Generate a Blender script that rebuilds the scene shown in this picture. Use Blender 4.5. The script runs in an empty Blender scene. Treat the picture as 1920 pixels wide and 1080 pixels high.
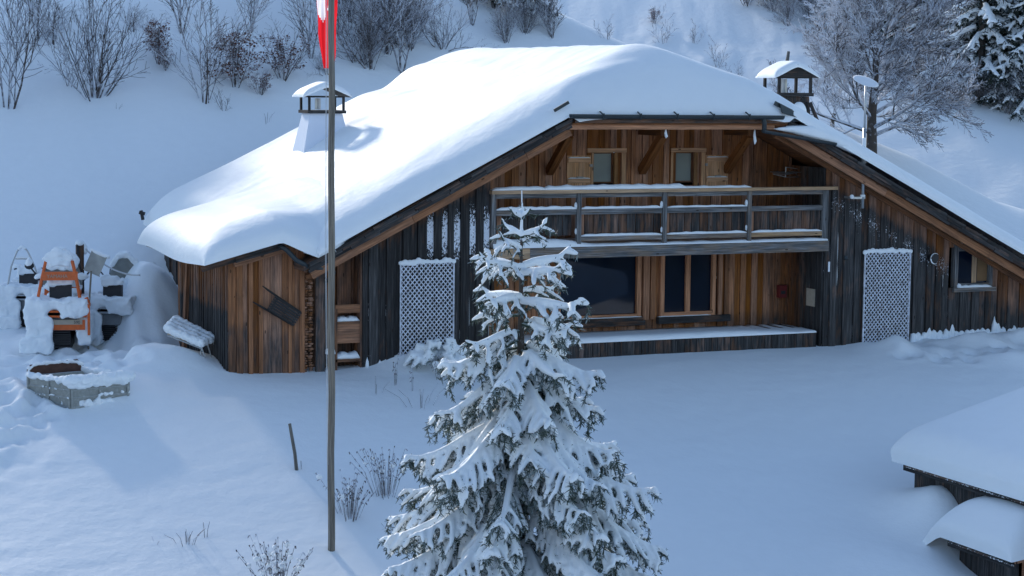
import bpy, bmesh, math, random
import numpy as np
from mathutils import Vector, Matrix, noise
R_ = math.radians
scene = bpy.context.scene
COL = scene.collection

# ------------------------------------------------------------------ camera
YAW, PIT, ROLL, FPX = R_(23.5), R_(5.8), R_(0.57), 3733.0
fw = np.array([math.sin(YAW)*math.cos(PIT), math.cos(YAW)*math.cos(PIT), -math.sin(PIT)])
r0 = np.array([math.cos(YAW), -math.sin(YAW), 0.0]); u0 = np.cross(r0, fw)
CR = r0*math.cos(ROLL)+u0*math.sin(ROLL); CU = -r0*math.sin(ROLL)+u0*math.cos(ROLL)
def ray(px, py): return fw + CR*(px-960)/FPX + CU*(540-py)/FPX
CAM = -46*ray(1240, 650)
cd = bpy.data.cameras.new("camera"); cam = bpy.data.objects.new("camera", cd); COL.objects.link(cam)
cd.sensor_width = 36; cd.lens = 36*FPX/1920; cd.clip_end = 3000; cd.clip_start = .5
cam.matrix_world = Matrix(((CR[0], CU[0], -fw[0], CAM[0]), (CR[1], CU[1], -fw[1], CAM[1]), (CR[2], CU[2], -fw[2], CAM[2]), (0, 0, 0, 1)))
scene.camera = cam

# ------------------------------------------------------------------ light
SUN_EL, SUN_LEFT = 22.0, 28.0                 # elevation; degrees to the left of the view direction, beyond the house
wd = bpy.data.worlds.new("World"); scene.world = wd; wd.use_nodes = True
nt = wd.node_tree; nt.nodes.clear()
sk = nt.nodes.new('ShaderNodeTexSky'); sk.sky_type = 'NISHITA'; sk.sun_disc = False
sk.sun_elevation = R_(SUN_EL); sk.sun_rotation = YAW-R_(SUN_LEFT); sk.altitude = 1400
sk.air_density = 1.0; sk.dust_density = 1.0; sk.ozone_density = 0.6
bg = nt.nodes.new('ShaderNodeBackground'); bg.inputs[1].default_value = 0.15
ow = nt.nodes.new('ShaderNodeOutputWorld'); nt.links.new(sk.outputs[0], bg.inputs[0]); nt.links.new(bg.outputs[0], ow.inputs[0])
sa = YAW-R_(SUN_LEFT)
to_sun = Vector((math.sin(sa)*math.cos(R_(SUN_EL)), math.cos(sa)*math.cos(R_(SUN_EL)), math.sin(R_(SUN_EL))))
sl = bpy.data.lights.new("sun", 'SUN'); sl.energy = 2.5; sl.angle = R_(4.5); sl.color = (1.0, 0.93, 0.82)
so = bpy.data.objects.new("sun", sl); COL.objects.link(so); so.rotation_euler = to_sun.to_track_quat('Z', 'Y').to_euler()
scene.view_settings.view_transform = 'Standard'; scene.view_settings.look = 'None'
scene.view_settings.exposure = .86; scene.view_settings.gamma = 1
scene.render.engine = 'CYCLES'

# ------------------------------------------------------------------ helpers
def tag(o, label=None, cat=None, group=None, kind=None):
    if label: o['label'] = label
    if cat: o['category'] = cat
    if group: o['group'] = group
    if kind: o['kind'] = kind
    return o
def empty(name, loc=(0, 0, 0), rz=0.0, label=None, cat=None, group=None):
    o = bpy.data.objects.new(name, None); o.location = loc; o.rotation_euler = (0, 0, rz); o.empty_display_size = .2
    COL.objects.link(o); return tag(o, label, cat, group)
def V(*a): return np.array(a, float)
def nrm(a):
    a = np.array(a, float); return a/(np.linalg.norm(a)+1e-12)
class MB:
    """collects shapes; build() links them as one mesh object"""
    def __init__(s): s.v = []; s.f = []; s.c = []; s.uv = []
    def add(s, vs, fs, col=(.5, 0, 0, 1), uvs=None):
        b = len(s.v); s.v.extend([tuple(p) for p in vs]); s.f.extend([tuple(i+b for i in f) for f in fs])
        s.c.extend([col]*len(vs) if not isinstance(col, list) else col)
        s.uv.extend(uvs if uvs is not None else [(p[0]+p[1], p[2]) for p in vs])
    def obox(s, c, a, b, d, col=(.5, 0, 0, 1)):
        """box: centre, half-axis vectors; a is along the grain"""
        c, a, b, d = V(*c), V(*a), V(*b), V(*d); A, B, D = (np.linalg.norm(k) for k in (a, b, d))
        ru, rv = random.random()*50, random.random()*50
        for (p, q, n, P, Q, flip) in ((a, b, d, A, B, 0), (a, d, b, A, D, 0), (b, d, a, B, D, 1)):
            for sg in (1, -1):
                vs = [c+n*sg-p-q, c+n*sg+p-q, c+n*sg+p+q, c+n*sg-p+q]
                if flip: uv = [(ru-P, rv-Q), (ru+P, rv-Q), (ru+P, rv+Q), (ru-P, rv+Q)]
                else: uv = [(ru-Q, rv-P), (ru-Q, rv+P), (ru+Q, rv+P), (ru+Q, rv-P)]
                m = np.cross(p, q); fc = (0, 1, 2, 3) if np.dot(m, n)*sg > 0 else (3, 2, 1, 0)
                s.add(vs, [fc], col, uv)
    def box(s, x0, x1, y0, y1, z0, z1, col=(.5, 0, 0, 1)):
        dx, dy, dz = (x1-x0)/2, (y1-y0)/2, (z1-z0)/2; ax = [(dx, 0, 0), (0, dy, 0), (0, 0, dz)]
        ax.sort(key=lambda k: -max(k)); s.obox(((x0+x1)/2, (y0+y1)/2, (z0+z1)/2), *ax, col=col)
    def bar(s, p, q, w, h, col=(.5, 0, 0, 1), up=(0, 0, 1)):
        p, q = V(*p), V(*q); d = q-p; x = nrm(np.cross(d, up)); z = nrm(np.cross(x, d))
        s.obox((p+q)/2, d/2, x*w/2, z*h/2, col)
    def tube(s, pts, rad, n=6, col=(.5, 0, 0, 1), cap=True):
        pts = [V(*p) for p in pts]; m = len(pts); vs = []; fs = []
        if not hasattr(rad, '__len__'): rad = [rad]*m
        ref = V(.13, .31, .94)
        for i, p in enumerate(pts):
            d = nrm(pts[min(i+1, m-1)]-pts[max(i-1, 0)]); r = ref if abs(np.dot(d, ref)) < .93 else V(1, 0, 0)
            x = nrm(np.cross(d, r)); y = np.cross(d, x)
            for k in range(n):
                a = 2*math.pi*k/n; vs.append(p+(x*math.cos(a)+y*math.sin(a))*rad[i])
        for i in range(m-1):
            for k in range(n):
                k2 = (k+1) % n; fs.append((i*n+k, i*n+k2, (i+1)*n+k2, (i+1)*n+k))
        if cap: fs.append(tuple(range(n-1, -1, -1))); fs.append(tuple((m-1)*n+k for k in range(n)))
        L = 0; uv = []
        for i in range(m):
            if i: L += np.linalg.norm(pts[i]-pts[i-1])
            uv += [(k*2*rad[i], L) for k in range(n)]
        s.add(vs, fs, col, uv)
    def ball(s, c, r, n=8, m=5, col=(.5, 0, 0, 1), sc=(1, 1, 1)):
        vs = [(c[0], c[1], c[2]-r*sc[2])]; fs = []
        for i in range(1, m):
            t = -math.pi/2+math.pi*i/m
            for k in range(n):
                a = 2*math.pi*k/n; vs.append((c[0]+r*sc[0]*math.cos(t)*math.cos(a), c[1]+r*sc[1]*math.cos(t)*math.sin(a), c[2]+r*sc[2]*math.sin(t)))
        vs.append((c[0], c[1], c[2]+r*sc[2])); T = len(vs)-1
        for k in range(n):
            k2 = (k+1) % n; fs.append((0, 1+k2, 1+k)); fs.append((T, T-n+k, T-n+k2))
            for i in range(m-2): fs.append((1+i*n+k, 1+i*n+k2, 1+(i+1)*n+k2, 1+(i+1)*n+k))
        s.add(vs, fs, col)
    def prism(s, poly, n, col=(.5, 0, 0, 1)):
        """polygon (3-D points) extruded by vector n"""
        k = len(poly); poly = [V(*p) for p in poly]; n = V(*n); o = poly[0]; a = nrm(poly[1]-o); b = nrm(np.cross(np.cross(a, poly[2]-o), a))
        uv = [(float(np.dot(p-o, b)), float(np.dot(p-o, a))) for p in poly]
        s.add(poly, [tuple(range(k))], col, uv); s.add([p+n for p in poly], [tuple(range(k-1, -1, -1))], col, uv)
        for i in range(k):
            j = (i+1) % k; L = float(np.linalg.norm(poly[j]-poly[i])); h = float(np.linalg.norm(n))
            s.add([poly[i], poly[j], poly[j]+n, poly[i]+n], [(3, 2, 1, 0)], col, [(0, 0), (0, L), (h, L), (h, 0)])
    def build(s, name, mat, parent=None, world=False, smooth=False, offset=(0, 0, 0)):
        me = bpy.data.meshes.new(name); vs = s.v
        if world and parent is not None:
            l = parent.location; vs = [(p[0]-l[0], p[1]-l[1], p[2]-l[2]) for p in vs]
        me.from_pydata([tuple(map(float, p)) for p in vs], [], s.f)
        ca = me.color_attributes.new('A', 'FLOAT_COLOR', 'POINT'); ca.data.foreach_set('color', np.array(s.c, dtype=np.float32).ravel())
        ul = me.uv_layers.new(name='UVMap'); li = np.empty(len(me.loops), dtype=np.int32); me.loops.foreach_get('vertex_index', li)
        ul.data.foreach_set('uv', np.array(s.uv, dtype=np.float32)[li].ravel())
        if smooth: me.polygons.foreach_set('use_smooth', [True]*len(me.polygons))
        me.materials.append(mat); me.update()
        o = bpy.data.objects.new(name, me); COL.objects.link(o)
        if parent is not None: o.parent = parent
        return o
def grid_mesh(name, X, Y, Z, mat, parent=None, smooth=True, skirt=None):
    ny, nx = X.shape; vs = np.stack([X, Y, Z], -1).reshape(-1, 3); i = np.arange(nx*ny).reshape(ny, nx)
    q = np.stack([i[:-1, :-1], i[:-1, 1:], i[1:, 1:], i[1:, :-1]], -1).reshape(-1, 4); fs = [tuple(a) for a in q.tolist()]
    if skirt is not None:
        ring = list(i[0, :])+list(i[1:, -1])+list(i[-1, -2::-1])+list(i[-2:0:-1, 0]); b = len(vs)
        low = vs[ring].copy(); low[:, 2] -= skirt; vs = np.vstack([vs, low]); n = len(ring)
        fs += [(int(ring[k]), b+k, b+(k+1) % n, int(ring[(k+1) % n])) for k in range(n)]
    me = bpy.data.meshes.new(name); me.from_pydata(vs.tolist(), [], fs)
    if smooth: me.polygons.foreach_set('use_smooth', [True]*len(me.polygons))
    me.materials.append(mat); o = bpy.data.objects.new(name, me); COL.objects.link(o)
    if parent is not None: o.parent = parent
    return o
def remeshed(mb, name, mat, voxel, parent=None, smooth_it=2, world=False, lump=0, ls=6.0):
    """merge overlapping lumps into one soft snow skin"""
    t = mb.build(name+'_raw', mat, None)
    if world and parent is not None: t.data.transform(Matrix.Translation(-Vector(parent.location)))
    m = t.modifiers.new('r', 'REMESH'); m.mode = 'VOXEL'; m.voxel_size = voxel; m.use_smooth_shade = True
    s = t.modifiers.new('s', 'SMOOTH'); s.factor = .5; s.iterations = smooth_it
    bpy.context.view_layer.update(); dg = bpy.context.evaluated_depsgraph_get()
    me = bpy.data.meshes.new_from_object(t.evaluated_get(dg)); me.name = name
    bpy.data.objects.remove(t, do_unlink=True)
    if lump:
        for v in me.vertices:
            n1 = noise.noise_vector(v.co*ls); n2 = noise.noise_vector(v.co*ls*2.7); v.co += (n1*lump+n2*lump*.45)
    me.polygons.foreach_set('use_smooth', [True]*len(me.polygons))
    me.materials.clear(); me.materials.append(mat)
    o = bpy.data.objects.new(name, me); COL.objects.link(o)
    if parent is not None: o.parent = parent
    return o
def copy_tree(o, parent=None):
    c = o.copy(); COL.objects.link(c); c.parent = parent
    for ch in list(o.children): copy_tree(ch, c)
    return c
def vnoise(x, y, seed=0):
    """smooth 2-D value noise, numpy"""
    xi = np.floor(x).astype(np.int64); yi = np.floor(y).astype(np.int64); xf = x-xi; yf = y-yi
    xf = xf*xf*(3-2*xf); yf = yf*yf*(3-2*yf)
    def h(a, b):
        n = (a*374761393+b*668265263+seed*1442695041) & 0x7fffffff; n = ((n ^ (n >> 13))*1274126177) & 0x7fffffff
        return ((n ^ (n >> 16)) & 0xffff)/65535.0
    return (h(xi, yi)*(1-xf)+h(xi+1, yi)*xf)*(1-yf)+(h(xi, yi+1)*(1-xf)+h(xi+1, yi+1)*xf)*yf-.5
def fbm(x, y, seed=0, o=3):
    r = 0
    for k in range(o): r = r+vnoise(x*2**k+k*17.3, y*2**k-k*9.1, seed+k)/2**k
    return r

# ------------------------------------------------------------------ materials
def newmat(name):
    m = bpy.data.materials.new(name); m.use_nodes = True; n = m.node_tree; n.nodes.clear()
    o = n.nodes.new('ShaderNodeOutputMaterial'); b = n.nodes.new('ShaderNodeBsdfPrincipled'); n.links.new(b.outputs[0], o.inputs[0])
    return m, n, b
def N(n, t, **k):
    x = n.nodes.new(t)
    for a, v in k.items(): setattr(x, a, v)
    return x
def math_(n, op, a, b=None, clamp=False):
    x = N(n, 'ShaderNodeMath', operation=op, use_clamp=clamp)
    for i, v in enumerate((a, b)):
        if v is None: continue
        if isinstance(v, (int, float)): x.inputs[i].default_value = v
        else: n.links.new(v, x.inputs[i])
    return x.outputs[0]
def mix_(n, f, a, b):
    x = N(n, 'ShaderNodeMix', data_type='RGBA')
    for i, v in ((0, f), (6, a), (7, b)):
        if isinstance(v, (int, float)): x.inputs[i].default_value = v
        elif isinstance(v, tuple): x.inputs[i].default_value = v if len(v) == 4 else (*v, 1)
        else: n.links.new(v, x.inputs[i])
    return x.outputs[2]
def noise_(n, vec, scale, detail=3, rough=.55):
    x = N(n, 'ShaderNodeTexNoise'); x.inputs['Scale'].default_value = scale; x.inputs['Detail'].default_value = detail; x.inputs['Roughness'].default_value = rough
    if vec is not None: n.links.new(vec, x.inputs['Vector'])
    return x.outputs['Fac']
def ramp_(n, f, stops):
    x = N(n, 'ShaderNodeValToRGB'); e = x.color_ramp.elements
    while len(e) < len(stops): e.new(.5)
    for i, (p, c) in enumerate(stops): e[i].position = p; e[i].color = c if len(c) == 4 else (*c, 1)
    n.links.new(f, x.inputs[0]); return x.outputs[0]
def bump_(n, b, h, strength, dist):
    x = N(n, 'ShaderNodeBump'); x.inputs['Strength'].default_value = strength; x.inputs['Distance'].default_value = dist
    n.links.new(h, x.inputs['Height']); n.links.new(x.outputs[0], b.inputs['Normal'])
def snow_mat(name, c=(.86, .90, .92), big=.02, fine=.006, sss=.0):
    m, n, b = newmat(name); tc = N(n, 'ShaderNodeTexCoord')
    b.inputs['Roughness'].default_value = .65; b.inputs['Specular IOR Level'].default_value = .3
    a1 = noise_(n, tc.outputs['Object'], 3.0, 3); a2 = noise_(n, tc.outputs['Object'], 38, 2)
    n.links.new(mix_(n, a1, tuple(v*.96 for v in c), c), b.inputs['Base Color'])
    h = math_(n, 'ADD', math_(n, 'MULTIPLY', a1, big), math_(n, 'MULTIPLY', a2, fine)); bump_(n, b, h, 1, 1)
    if sss: b.inputs['Subsurface Weight'].default_value = sss; b.inputs['Subsurface Radius'].default_value = (.02, .03, .05); b.inputs['Subsurface Scale'].default_value = 1
    return m
M = {}
M['snow'] = snow_mat('snow', big=.016, fine=.0022)
M['ground'] = snow_mat('snow_ground', big=.022, fine=.0022)
M['bough_snow'] = snow_mat('bough_snow', big=.03, fine=.008)
def wood_mat(name, brown, gray, knots=True):
    m, n, b = newmat(name); at = N(n, 'ShaderNodeAttribute', attribute_name='A'); sp = N(n, 'ShaderNodeSeparateColor'); n.links.new(at.outputs['Color'], sp.inputs[0])
    rnd, wea, fro = sp.outputs[0], sp.outputs[1], sp.outputs[2]
    uv = N(n, 'ShaderNodeUVMap'); sx = N(n, 'ShaderNodeSeparateXYZ'); n.links.new(uv.outputs[0], sx.inputs[0])
    def vec(a, c):
        k = N(n, 'ShaderNodeCombineXYZ'); n.links.new(math_(n, 'MULTIPLY', sx.outputs[0], a), k.inputs[0]); n.links.new(math_(n, 'MULTIPLY', sx.outputs[1], c), k.inputs[1])
        n.links.new(math_(n, 'MULTIPLY', rnd, 37.0), k.inputs[2]); return k.outputs[0]
    st = noise_(n, vec(34, 1.3), 1, 4, .6); pa = noise_(n, vec(7, 1.6), 1, 4, .6); hf = noise_(n, vec(38, 20), 1, 3, .65)
    br = ramp_(n, st, [(.25, tuple(x*.42 for x in brown)), (.5, tuple(x*.8 for x in brown)), (.78, tuple(min(1, x*1.35) for x in brown))])
    gr = ramp_(n, st, [(.28, tuple(x*.30 for x in gray)), (.5, tuple(x*.75 for x in gray)), (.75, tuple(x*1.9 for x in gray))])
    w = math_(n, 'ADD', wea, math_(n, 'MULTIPLY', math_(n, 'SUBTRACT', pa, .5), 1.7), True)
    c = mix_(n, w, br, gr)
    hs = N(n, 'ShaderNodeHueSaturation'); n.links.new(c, hs.inputs['Color']); n.links.new(math_(n, 'ADD', math_(n, 'MULTIPLY', rnd, .60), .58), hs.inputs['Value'])
    n.links.new(math_(n, 'ADD', math_(n, 'MULTIPLY', rnd, -.35), 1.15), hs.inputs['Saturation']); c = hs.outputs[0]
    if knots:
        vo = N(n, 'ShaderNodeTexVoronoi'); n.links.new(vec(5, 1.9), vo.inputs['Vector']); vo.inputs['Scale'].default_value = 1
        k = math_(n, 'LESS_THAN', vo.outputs['Distance'], .085); c = mix_(n, math_(n, 'MULTIPLY', k, .75), c, (.02, .012, .008))
    ft = math_(n, 'GREATER_THAN', math_(n, 'ADD', math_(n, 'MULTIPLY', hf, .75), math_(n, 'MULTIPLY', pa, .25)), math_(n, 'SUBTRACT', .86, math_(n, 'MULTIPLY', fro, .5)))
    c = mix_(n, math_(n, 'MULTIPLY', ft, math_(n, 'GREATER_THAN', fro, .02)), c, (.78, .82, .88))
    n.links.new(c, b.inputs['Base Color']); b.inputs['Roughness'].default_value = .8; b.inputs['Specular IOR Level'].default_value = .25
    bump_(n, b, math_(n, 'ADD', st, hf), .5, .006)
    return m
M['wood'] = wood_mat('weathered_boards', (.42, .185, .085), (.060, .058, .058))
M['honey'] = wood_mat('sheltered_boards', (.56, .235, .095), (.085, .075, .068))
M['fresh'] = wood_mat('fresh_boards', (.66, .34, .14), (.12, .10, .09))
M['timber'] = wood_mat('balcony_timber', (.50, .31, .16), (.20, .205, .21))
def plain(name, c, rough=.5, metal=0, var=.25, scale=8, bump=.0, spec=.5):
    m, n, b = newmat(name); tc = N(n, 'ShaderNodeTexCoord'); f = noise_(n, tc.outputs['Object'], scale, 4)
    n.links.new(mix_(n, f, tuple(x*(1-var) for x in c), tuple(min(1, x*(1+var)) for x in c)), b.inputs['Base Color'])
    b.inputs['Roughness'].default_value = rough; b.inputs['Metallic'].default_value = metal; b.inputs['Specular IOR Level'].default_value = spec
    if bump: bump_(n, b, f, 1, bump)
    return m
def frosted(name, c, lo=-.05, hi=.45, amt=.8, scale=9, snowc=(.74, .79, .88)):
    """snow lying on whatever faces up, with rough frost"""
    m, n, b = newmat(name); tc = N(n, 'ShaderNodeTexCoord'); g = N(n, 'ShaderNodeNewGeometry'); s = N(n, 'ShaderNodeSeparateXYZ'); n.links.new(g.outputs['Normal'], s.inputs[0])
    f = noise_(n, tc.outputs['Object'], scale, 3, .7); v = math_(n, 'ADD', s.outputs[2], math_(n, 'MULTIPLY', math_(n, 'SUBTRACT', f, .5), 2.2))
    mr = N(n, 'ShaderNodeMapRange'); n.links.new(v, mr.inputs[0]); mr.inputs[1].default_value = lo; mr.inputs[2].default_value = hi; mr.inputs[4].default_value = amt
    n.links.new(mix_(n, mr.outputs[0], mix_(n, f, tuple(x*.6 for x in c), tuple(x*1.4 for x in c)), snowc), b.inputs['Base Color']); b.inputs['Roughness'].default_value = .8
    b.inputs['Specular IOR Level'].default_value = .2
    return m
M['twig'] = frosted('frosted_twig', (.06, .05, .047), -.3, .4, .82, 6)
M['bark'] = frosted('frosted_bark', (.07, .058, .05), .25, .8, .8, 5)
M['brown_leaf'] = frosted('frosted_brown_leaf', (.13, .055, .035), -.1, .5, .8, 12)
M['needles'] = frosted('spruce_needles', (.045, .062, .045), .0, 1.0, .65, 9, (.5, .58, .60))
M['far_needles'] = frosted('far_spruce_needles', (.016, .024, .018), .4, 1.5, .4, 3, (.45, .52, .6))
M['dark_metal'] = plain('dark_gutter_metal', (.035, .045, .05), .45, .3, .3)
M['steel'] = plain('galvanised_steel', (.45, .47, .48), .4, .8, .15)
M['black'] = plain('black_plastic', (.012, .012, .014), .5, 0, .4)
M['seat'] = plain('black_seat', (.02, .02, .024), .6, 0, .4)
M['orange'] = plain('orange_paint', (.62, .12, .02), .5, 0, .35, 14)
M['grey_paint'] = plain('grey_bodywork', (.20, .21, .22), .4, .2, .3, 5)
M['dish'] = plain('white_dish', (.75, .78, .82), .45, 0, .06)
M['red'] = plain('red_lacquer', (.16, .02, .02), .5, 0, .3)
M['shovel'] = plain('grey_shovel', (.34, .35, .33), .6, .2, .35, 6)
M['rope'] = plain('rope', (.5, .52, .54), .9, 0, .2)
M['alu'] = frosted('frosted_sideboards', (.30, .31, .29), .25, .9, .75, 14)
M['tarboard'] = plain('rusty_brown_board', (.085, .04, .028), .85, 0, .6, 10, .004)
M['card'] = plain('pale_board', (.42, .36, .28), .9, 0, .2, 12)
M['ochre'] = plain('ochre_plaster', (.22, .13, .06), .9, 0, .3, 3)
M['lattice'] = frosted('frosted_lattice', (.16, .13, .12), -.75, .15, .95, 11)
M['pole'] = wood_mat('weathered_pole', (.3, .26, .2), (.20, .195, .185), False)
M['stone'] = frosted('snow_plastered_stone', (.22, .21, .20), -1.15, -.45, .95, 5.5)
M['dark'] = plain('dark_interior', (.012, .012, .012), .9, 0, .3)
def cloth(name, c):
    m, n, b = newmat(name); tc = N(n, 'ShaderNodeTexCoord'); f = noise_(n, tc.outputs['Object'], 30, 2)
    n.links.new(mix_(n, f, tuple(x*.85 for x in c), c), b.inputs['Base Color']); b.inputs['Roughness'].default_value = .85
    tr = N(n, 'ShaderNodeBsdfTranslucent'); tr.inputs[0].default_value = (*c, 1); mx = N(n, 'ShaderNodeMixShader'); mx.inputs[0].default_value = .55
    o = [x for x in n.nodes if x.type == 'OUTPUT_MATERIAL'][0]; n.links.new(b.outputs[0], mx.inputs[1]); n.links.new(tr.outputs[0], mx.inputs[2]); n.links.new(mx.outputs[0], o.inputs[0]); return m
M['flag_red'] = cloth('red_cloth', (.72, .02, .03)); M['flag_white'] = cloth('white_cloth', (.82, .8, .84))
def glass(name, c, rough=.03, spec=.2):
    m, n, b = newmat(name); tc = N(n, 'ShaderNodeTexCoord'); f = noise_(n, tc.outputs['Object'], 1.2, 2)
    n.links.new(mix_(n, f, tuple(x*.7 for x in c), tuple(x*1.3 for x in c)), b.inputs['Base Color']); b.inputs['Roughness'].default_value = rough
    b.inputs['Specular IOR Level'].default_value = spec; pass
    return m
M['glass'] = glass('dark_window_glass', (.004, .011, .026), spec=.32); M['blind'] = glass('window_glass_over_pale_curtain', (.30, .33, .30), .1)

# ------------------------------------------------------------------ terrain
SY, CY = math.sin(YAW), math.cos(YAW)
def st(X, Y): dx, dy = X-CAM[0], Y-CAM[1]; return dx*SY+dy*CY, dx*CY-dy*SY
def xy(s, t): return CAM[0]+s*SY+t*CY, CAM[1]+s*CY-t*SY
sp_ = lambda x, k=1.0: np.logaddexp(0, x/k)*k
def smin(a, b, k): h = np.clip(.5+.5*(b-a)/k, 0, 1); return b*(1-h)+a*h-k*h*(1-h)
def smax(a, b, k): return -smin(-a, -b, k)
rf_ = random.Random(77); FEET = []
for i in range(20):
    for (t0, s0) in ((-9.25, 36.3), (-8.75, 37.5), (-9.7, 36.8), (-8.2, 40.5)): a, b = s0+i*.36*(.3 if s0 > 40 else 1)+rf_.uniform(-.08, .08), t0+.25*math.sin(i*.5+t0)+(.16 if i % 2 else -.16)+rf_.uniform(-.06, .06); FEET.append((CAM[0]+a*SY+b*CY, CAM[1]+a*CY-b*SY))
for i in range(16): FEET.append((5.6+i*.42+rf_.uniform(-.1, .1), -1.25-.5*math.sin(i*.4)+(.15 if i % 2 else -.15)))
BUMPS = []          # x, y, radius x, radius y, height
def terrain(X, Y):
    X = np.asarray(X, float); Y = np.asarray(Y, float); s, t = st(X, Y)
    u = -(Y+1.0)
    z = -.12-.255*sp_(u, .8)+.25*sp_(s-120, 8)*0
    z = z+.14*vnoise(X*.13, Y*.13, 5)*np.clip(u/4, 0, 1)+.02*vnoise(X*.5, Y*.5, 6)
    foot = 50.0+.7*sp_(t+9, 2)
    near = (.50+.16*np.clip((-26.2-t)/4, 0, 1))*sp_(s-foot, 1.5)  # far left, out of view, the hill is made steeper to shade the yard
    crest = np.interp(t, [-60, -24, -15, -9, -2, 1.9, 5, 8.25, 10.1, 12.4, 15, 18, 24, 60], [22, 22, 19, 11.5, 10.6, 9.2, 7.8, 6.3, 5.5, 4.9, 3.9, 2.3, .6, -2])  # unseen left end of the crest raised so its shadow covers the left ground
    crest = crest-.32*sp_(s-foot-2*crest-3, 2)
    h = smin(near, crest, 1.0)+.25*vnoise(X*.22, Y*.22, 8)*np.clip((s-foot)/5, 0, 1)
    far = 2.95+.385*(s-85)-.03*(t-15.3)+.12*fbm(s*.35+t*.15, t*.9-s*.2, 51, 3); far = smin(far, 15+.0*s, 4)
    h = smax(h, far, .6)
    z = z+np.where(s > 40, smax(h, 0*s, .4)-.1, 0)*np.clip((s-44)/4, 0, 1)
    # valley below and the slope on its other side
    zv = -24+.42*sp_(-s-75, 10)
    z = smax(z, smin(zv, 70+0*s, 10), 3)
    for (bx, by, ra, rb, hh) in BUMPS: z = z+hh*np.exp(-((X-bx)/ra)**2-((Y-by)/rb)**2)
    # trodden snow left of the house
    a, b2 = st(X, Y); tr = np.exp(-((b2+10.1)/1.3)**2)*np.exp(-((a-40)/4.5)**2)
    z = z+tr*.42*fbm(X*1.9, Y*1.4, 11, 3)
    ft = np.clip(1-np.abs(Y+.6)/.9, 0, 1)*np.clip((X-4.5)/1.5, 0, 1); z = z+ft*(.16+.30*fbm(X*1.5, Y*1.5, 3, 3))
    pile = np.exp(-((X+11.9)/1.6)**2-((Y-4.5)/3.0)**2); z = z+pile*.9*fbm(X*.9, Y*.8, 21, 3)
    z = z+.018*fbm(X*.9+Y*.3, Y*2.2-X*.5, 31, 3)
    for (fx, fy) in FEET: dd = ((X-fx)/.15)**2+((Y-fy)/.19)**2; z = z-.13*np.exp(-dd)+.035*np.exp(-(np.sqrt(dd)-1.7)**2*3)
    return z
def hit(px, py, s0=12, s1=140, ds=.05):
    r = ray(px, py); ss = np.arange(s0, s1, ds); P = CAM[None, :]+ss[:, None]*r[None, :]
    d = P[:, 2]-terrain(P[:, 0], P[:, 1]); k = np.argmax(d < 0); return P[k] if d[k] < 0 else P[-1]
def at(px, py, d): return CAM+d*ray(px, py)
def bump_px(px, py, d, ra, rb, h):
    P = at(px, py, d); BUMPS.append((P[0], P[1], ra, rb, h))
bump_px(286, 600, 47.0, 1.1, 1.3, 1.55)      # heap piled against the shed
bump_px(250, 600, 48.0, .8, 1.2, .6)
bump_px(300, 690, 42.3, 1.25, 1.0, .62)     # smooth mound before the shed
bump_px(215, 720, 40.0, 1.1, 1.0, .25)
bump_px(1772, 965, 37.6, .75, .8, .75); bump_px(1725, 905, 38.5, .9, .8, .25); bump_px(1700, 1030, 35.6, 1.1, 1.2, .25)
bump_px(1900, 640, 47.5, .7, .5, .2); bump_px(760, 665, 43.6, .7, .5, .35)
def axis(parts):
    a = []
    for (p, q, n) in parts: a += list(np.linspace(p, q, n, endpoint=False))
    return np.array(a+[parts[-1][1]])
sa_ = axis([(-420, -60, 60), (-60, 16, 50), (16, 30, 100), (30, 55, 230), (55, 100, 110), (100, 160, 30)])
ta_ = axis([(-260, -40, 30), (-40, -14, 50), (-14, -7, 80), (-7, 14, 130), (14, 45, 60), (45, 400, 45)])
T2, S2 = np.meshgrid(ta_, sa_); XX, YY = xy(S2, T2); ZZ = terrain(XX, YY)
inside = (XX > -8.3) & (XX < 12.2) & (YY > 2.2) & (YY < 12.3); ZZ = np.where(inside, np.minimum(ZZ, -.3), ZZ)
g = grid_mesh('snow_ground', XX, YY, ZZ, M['ground']); tag(g, kind='structure')

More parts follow.
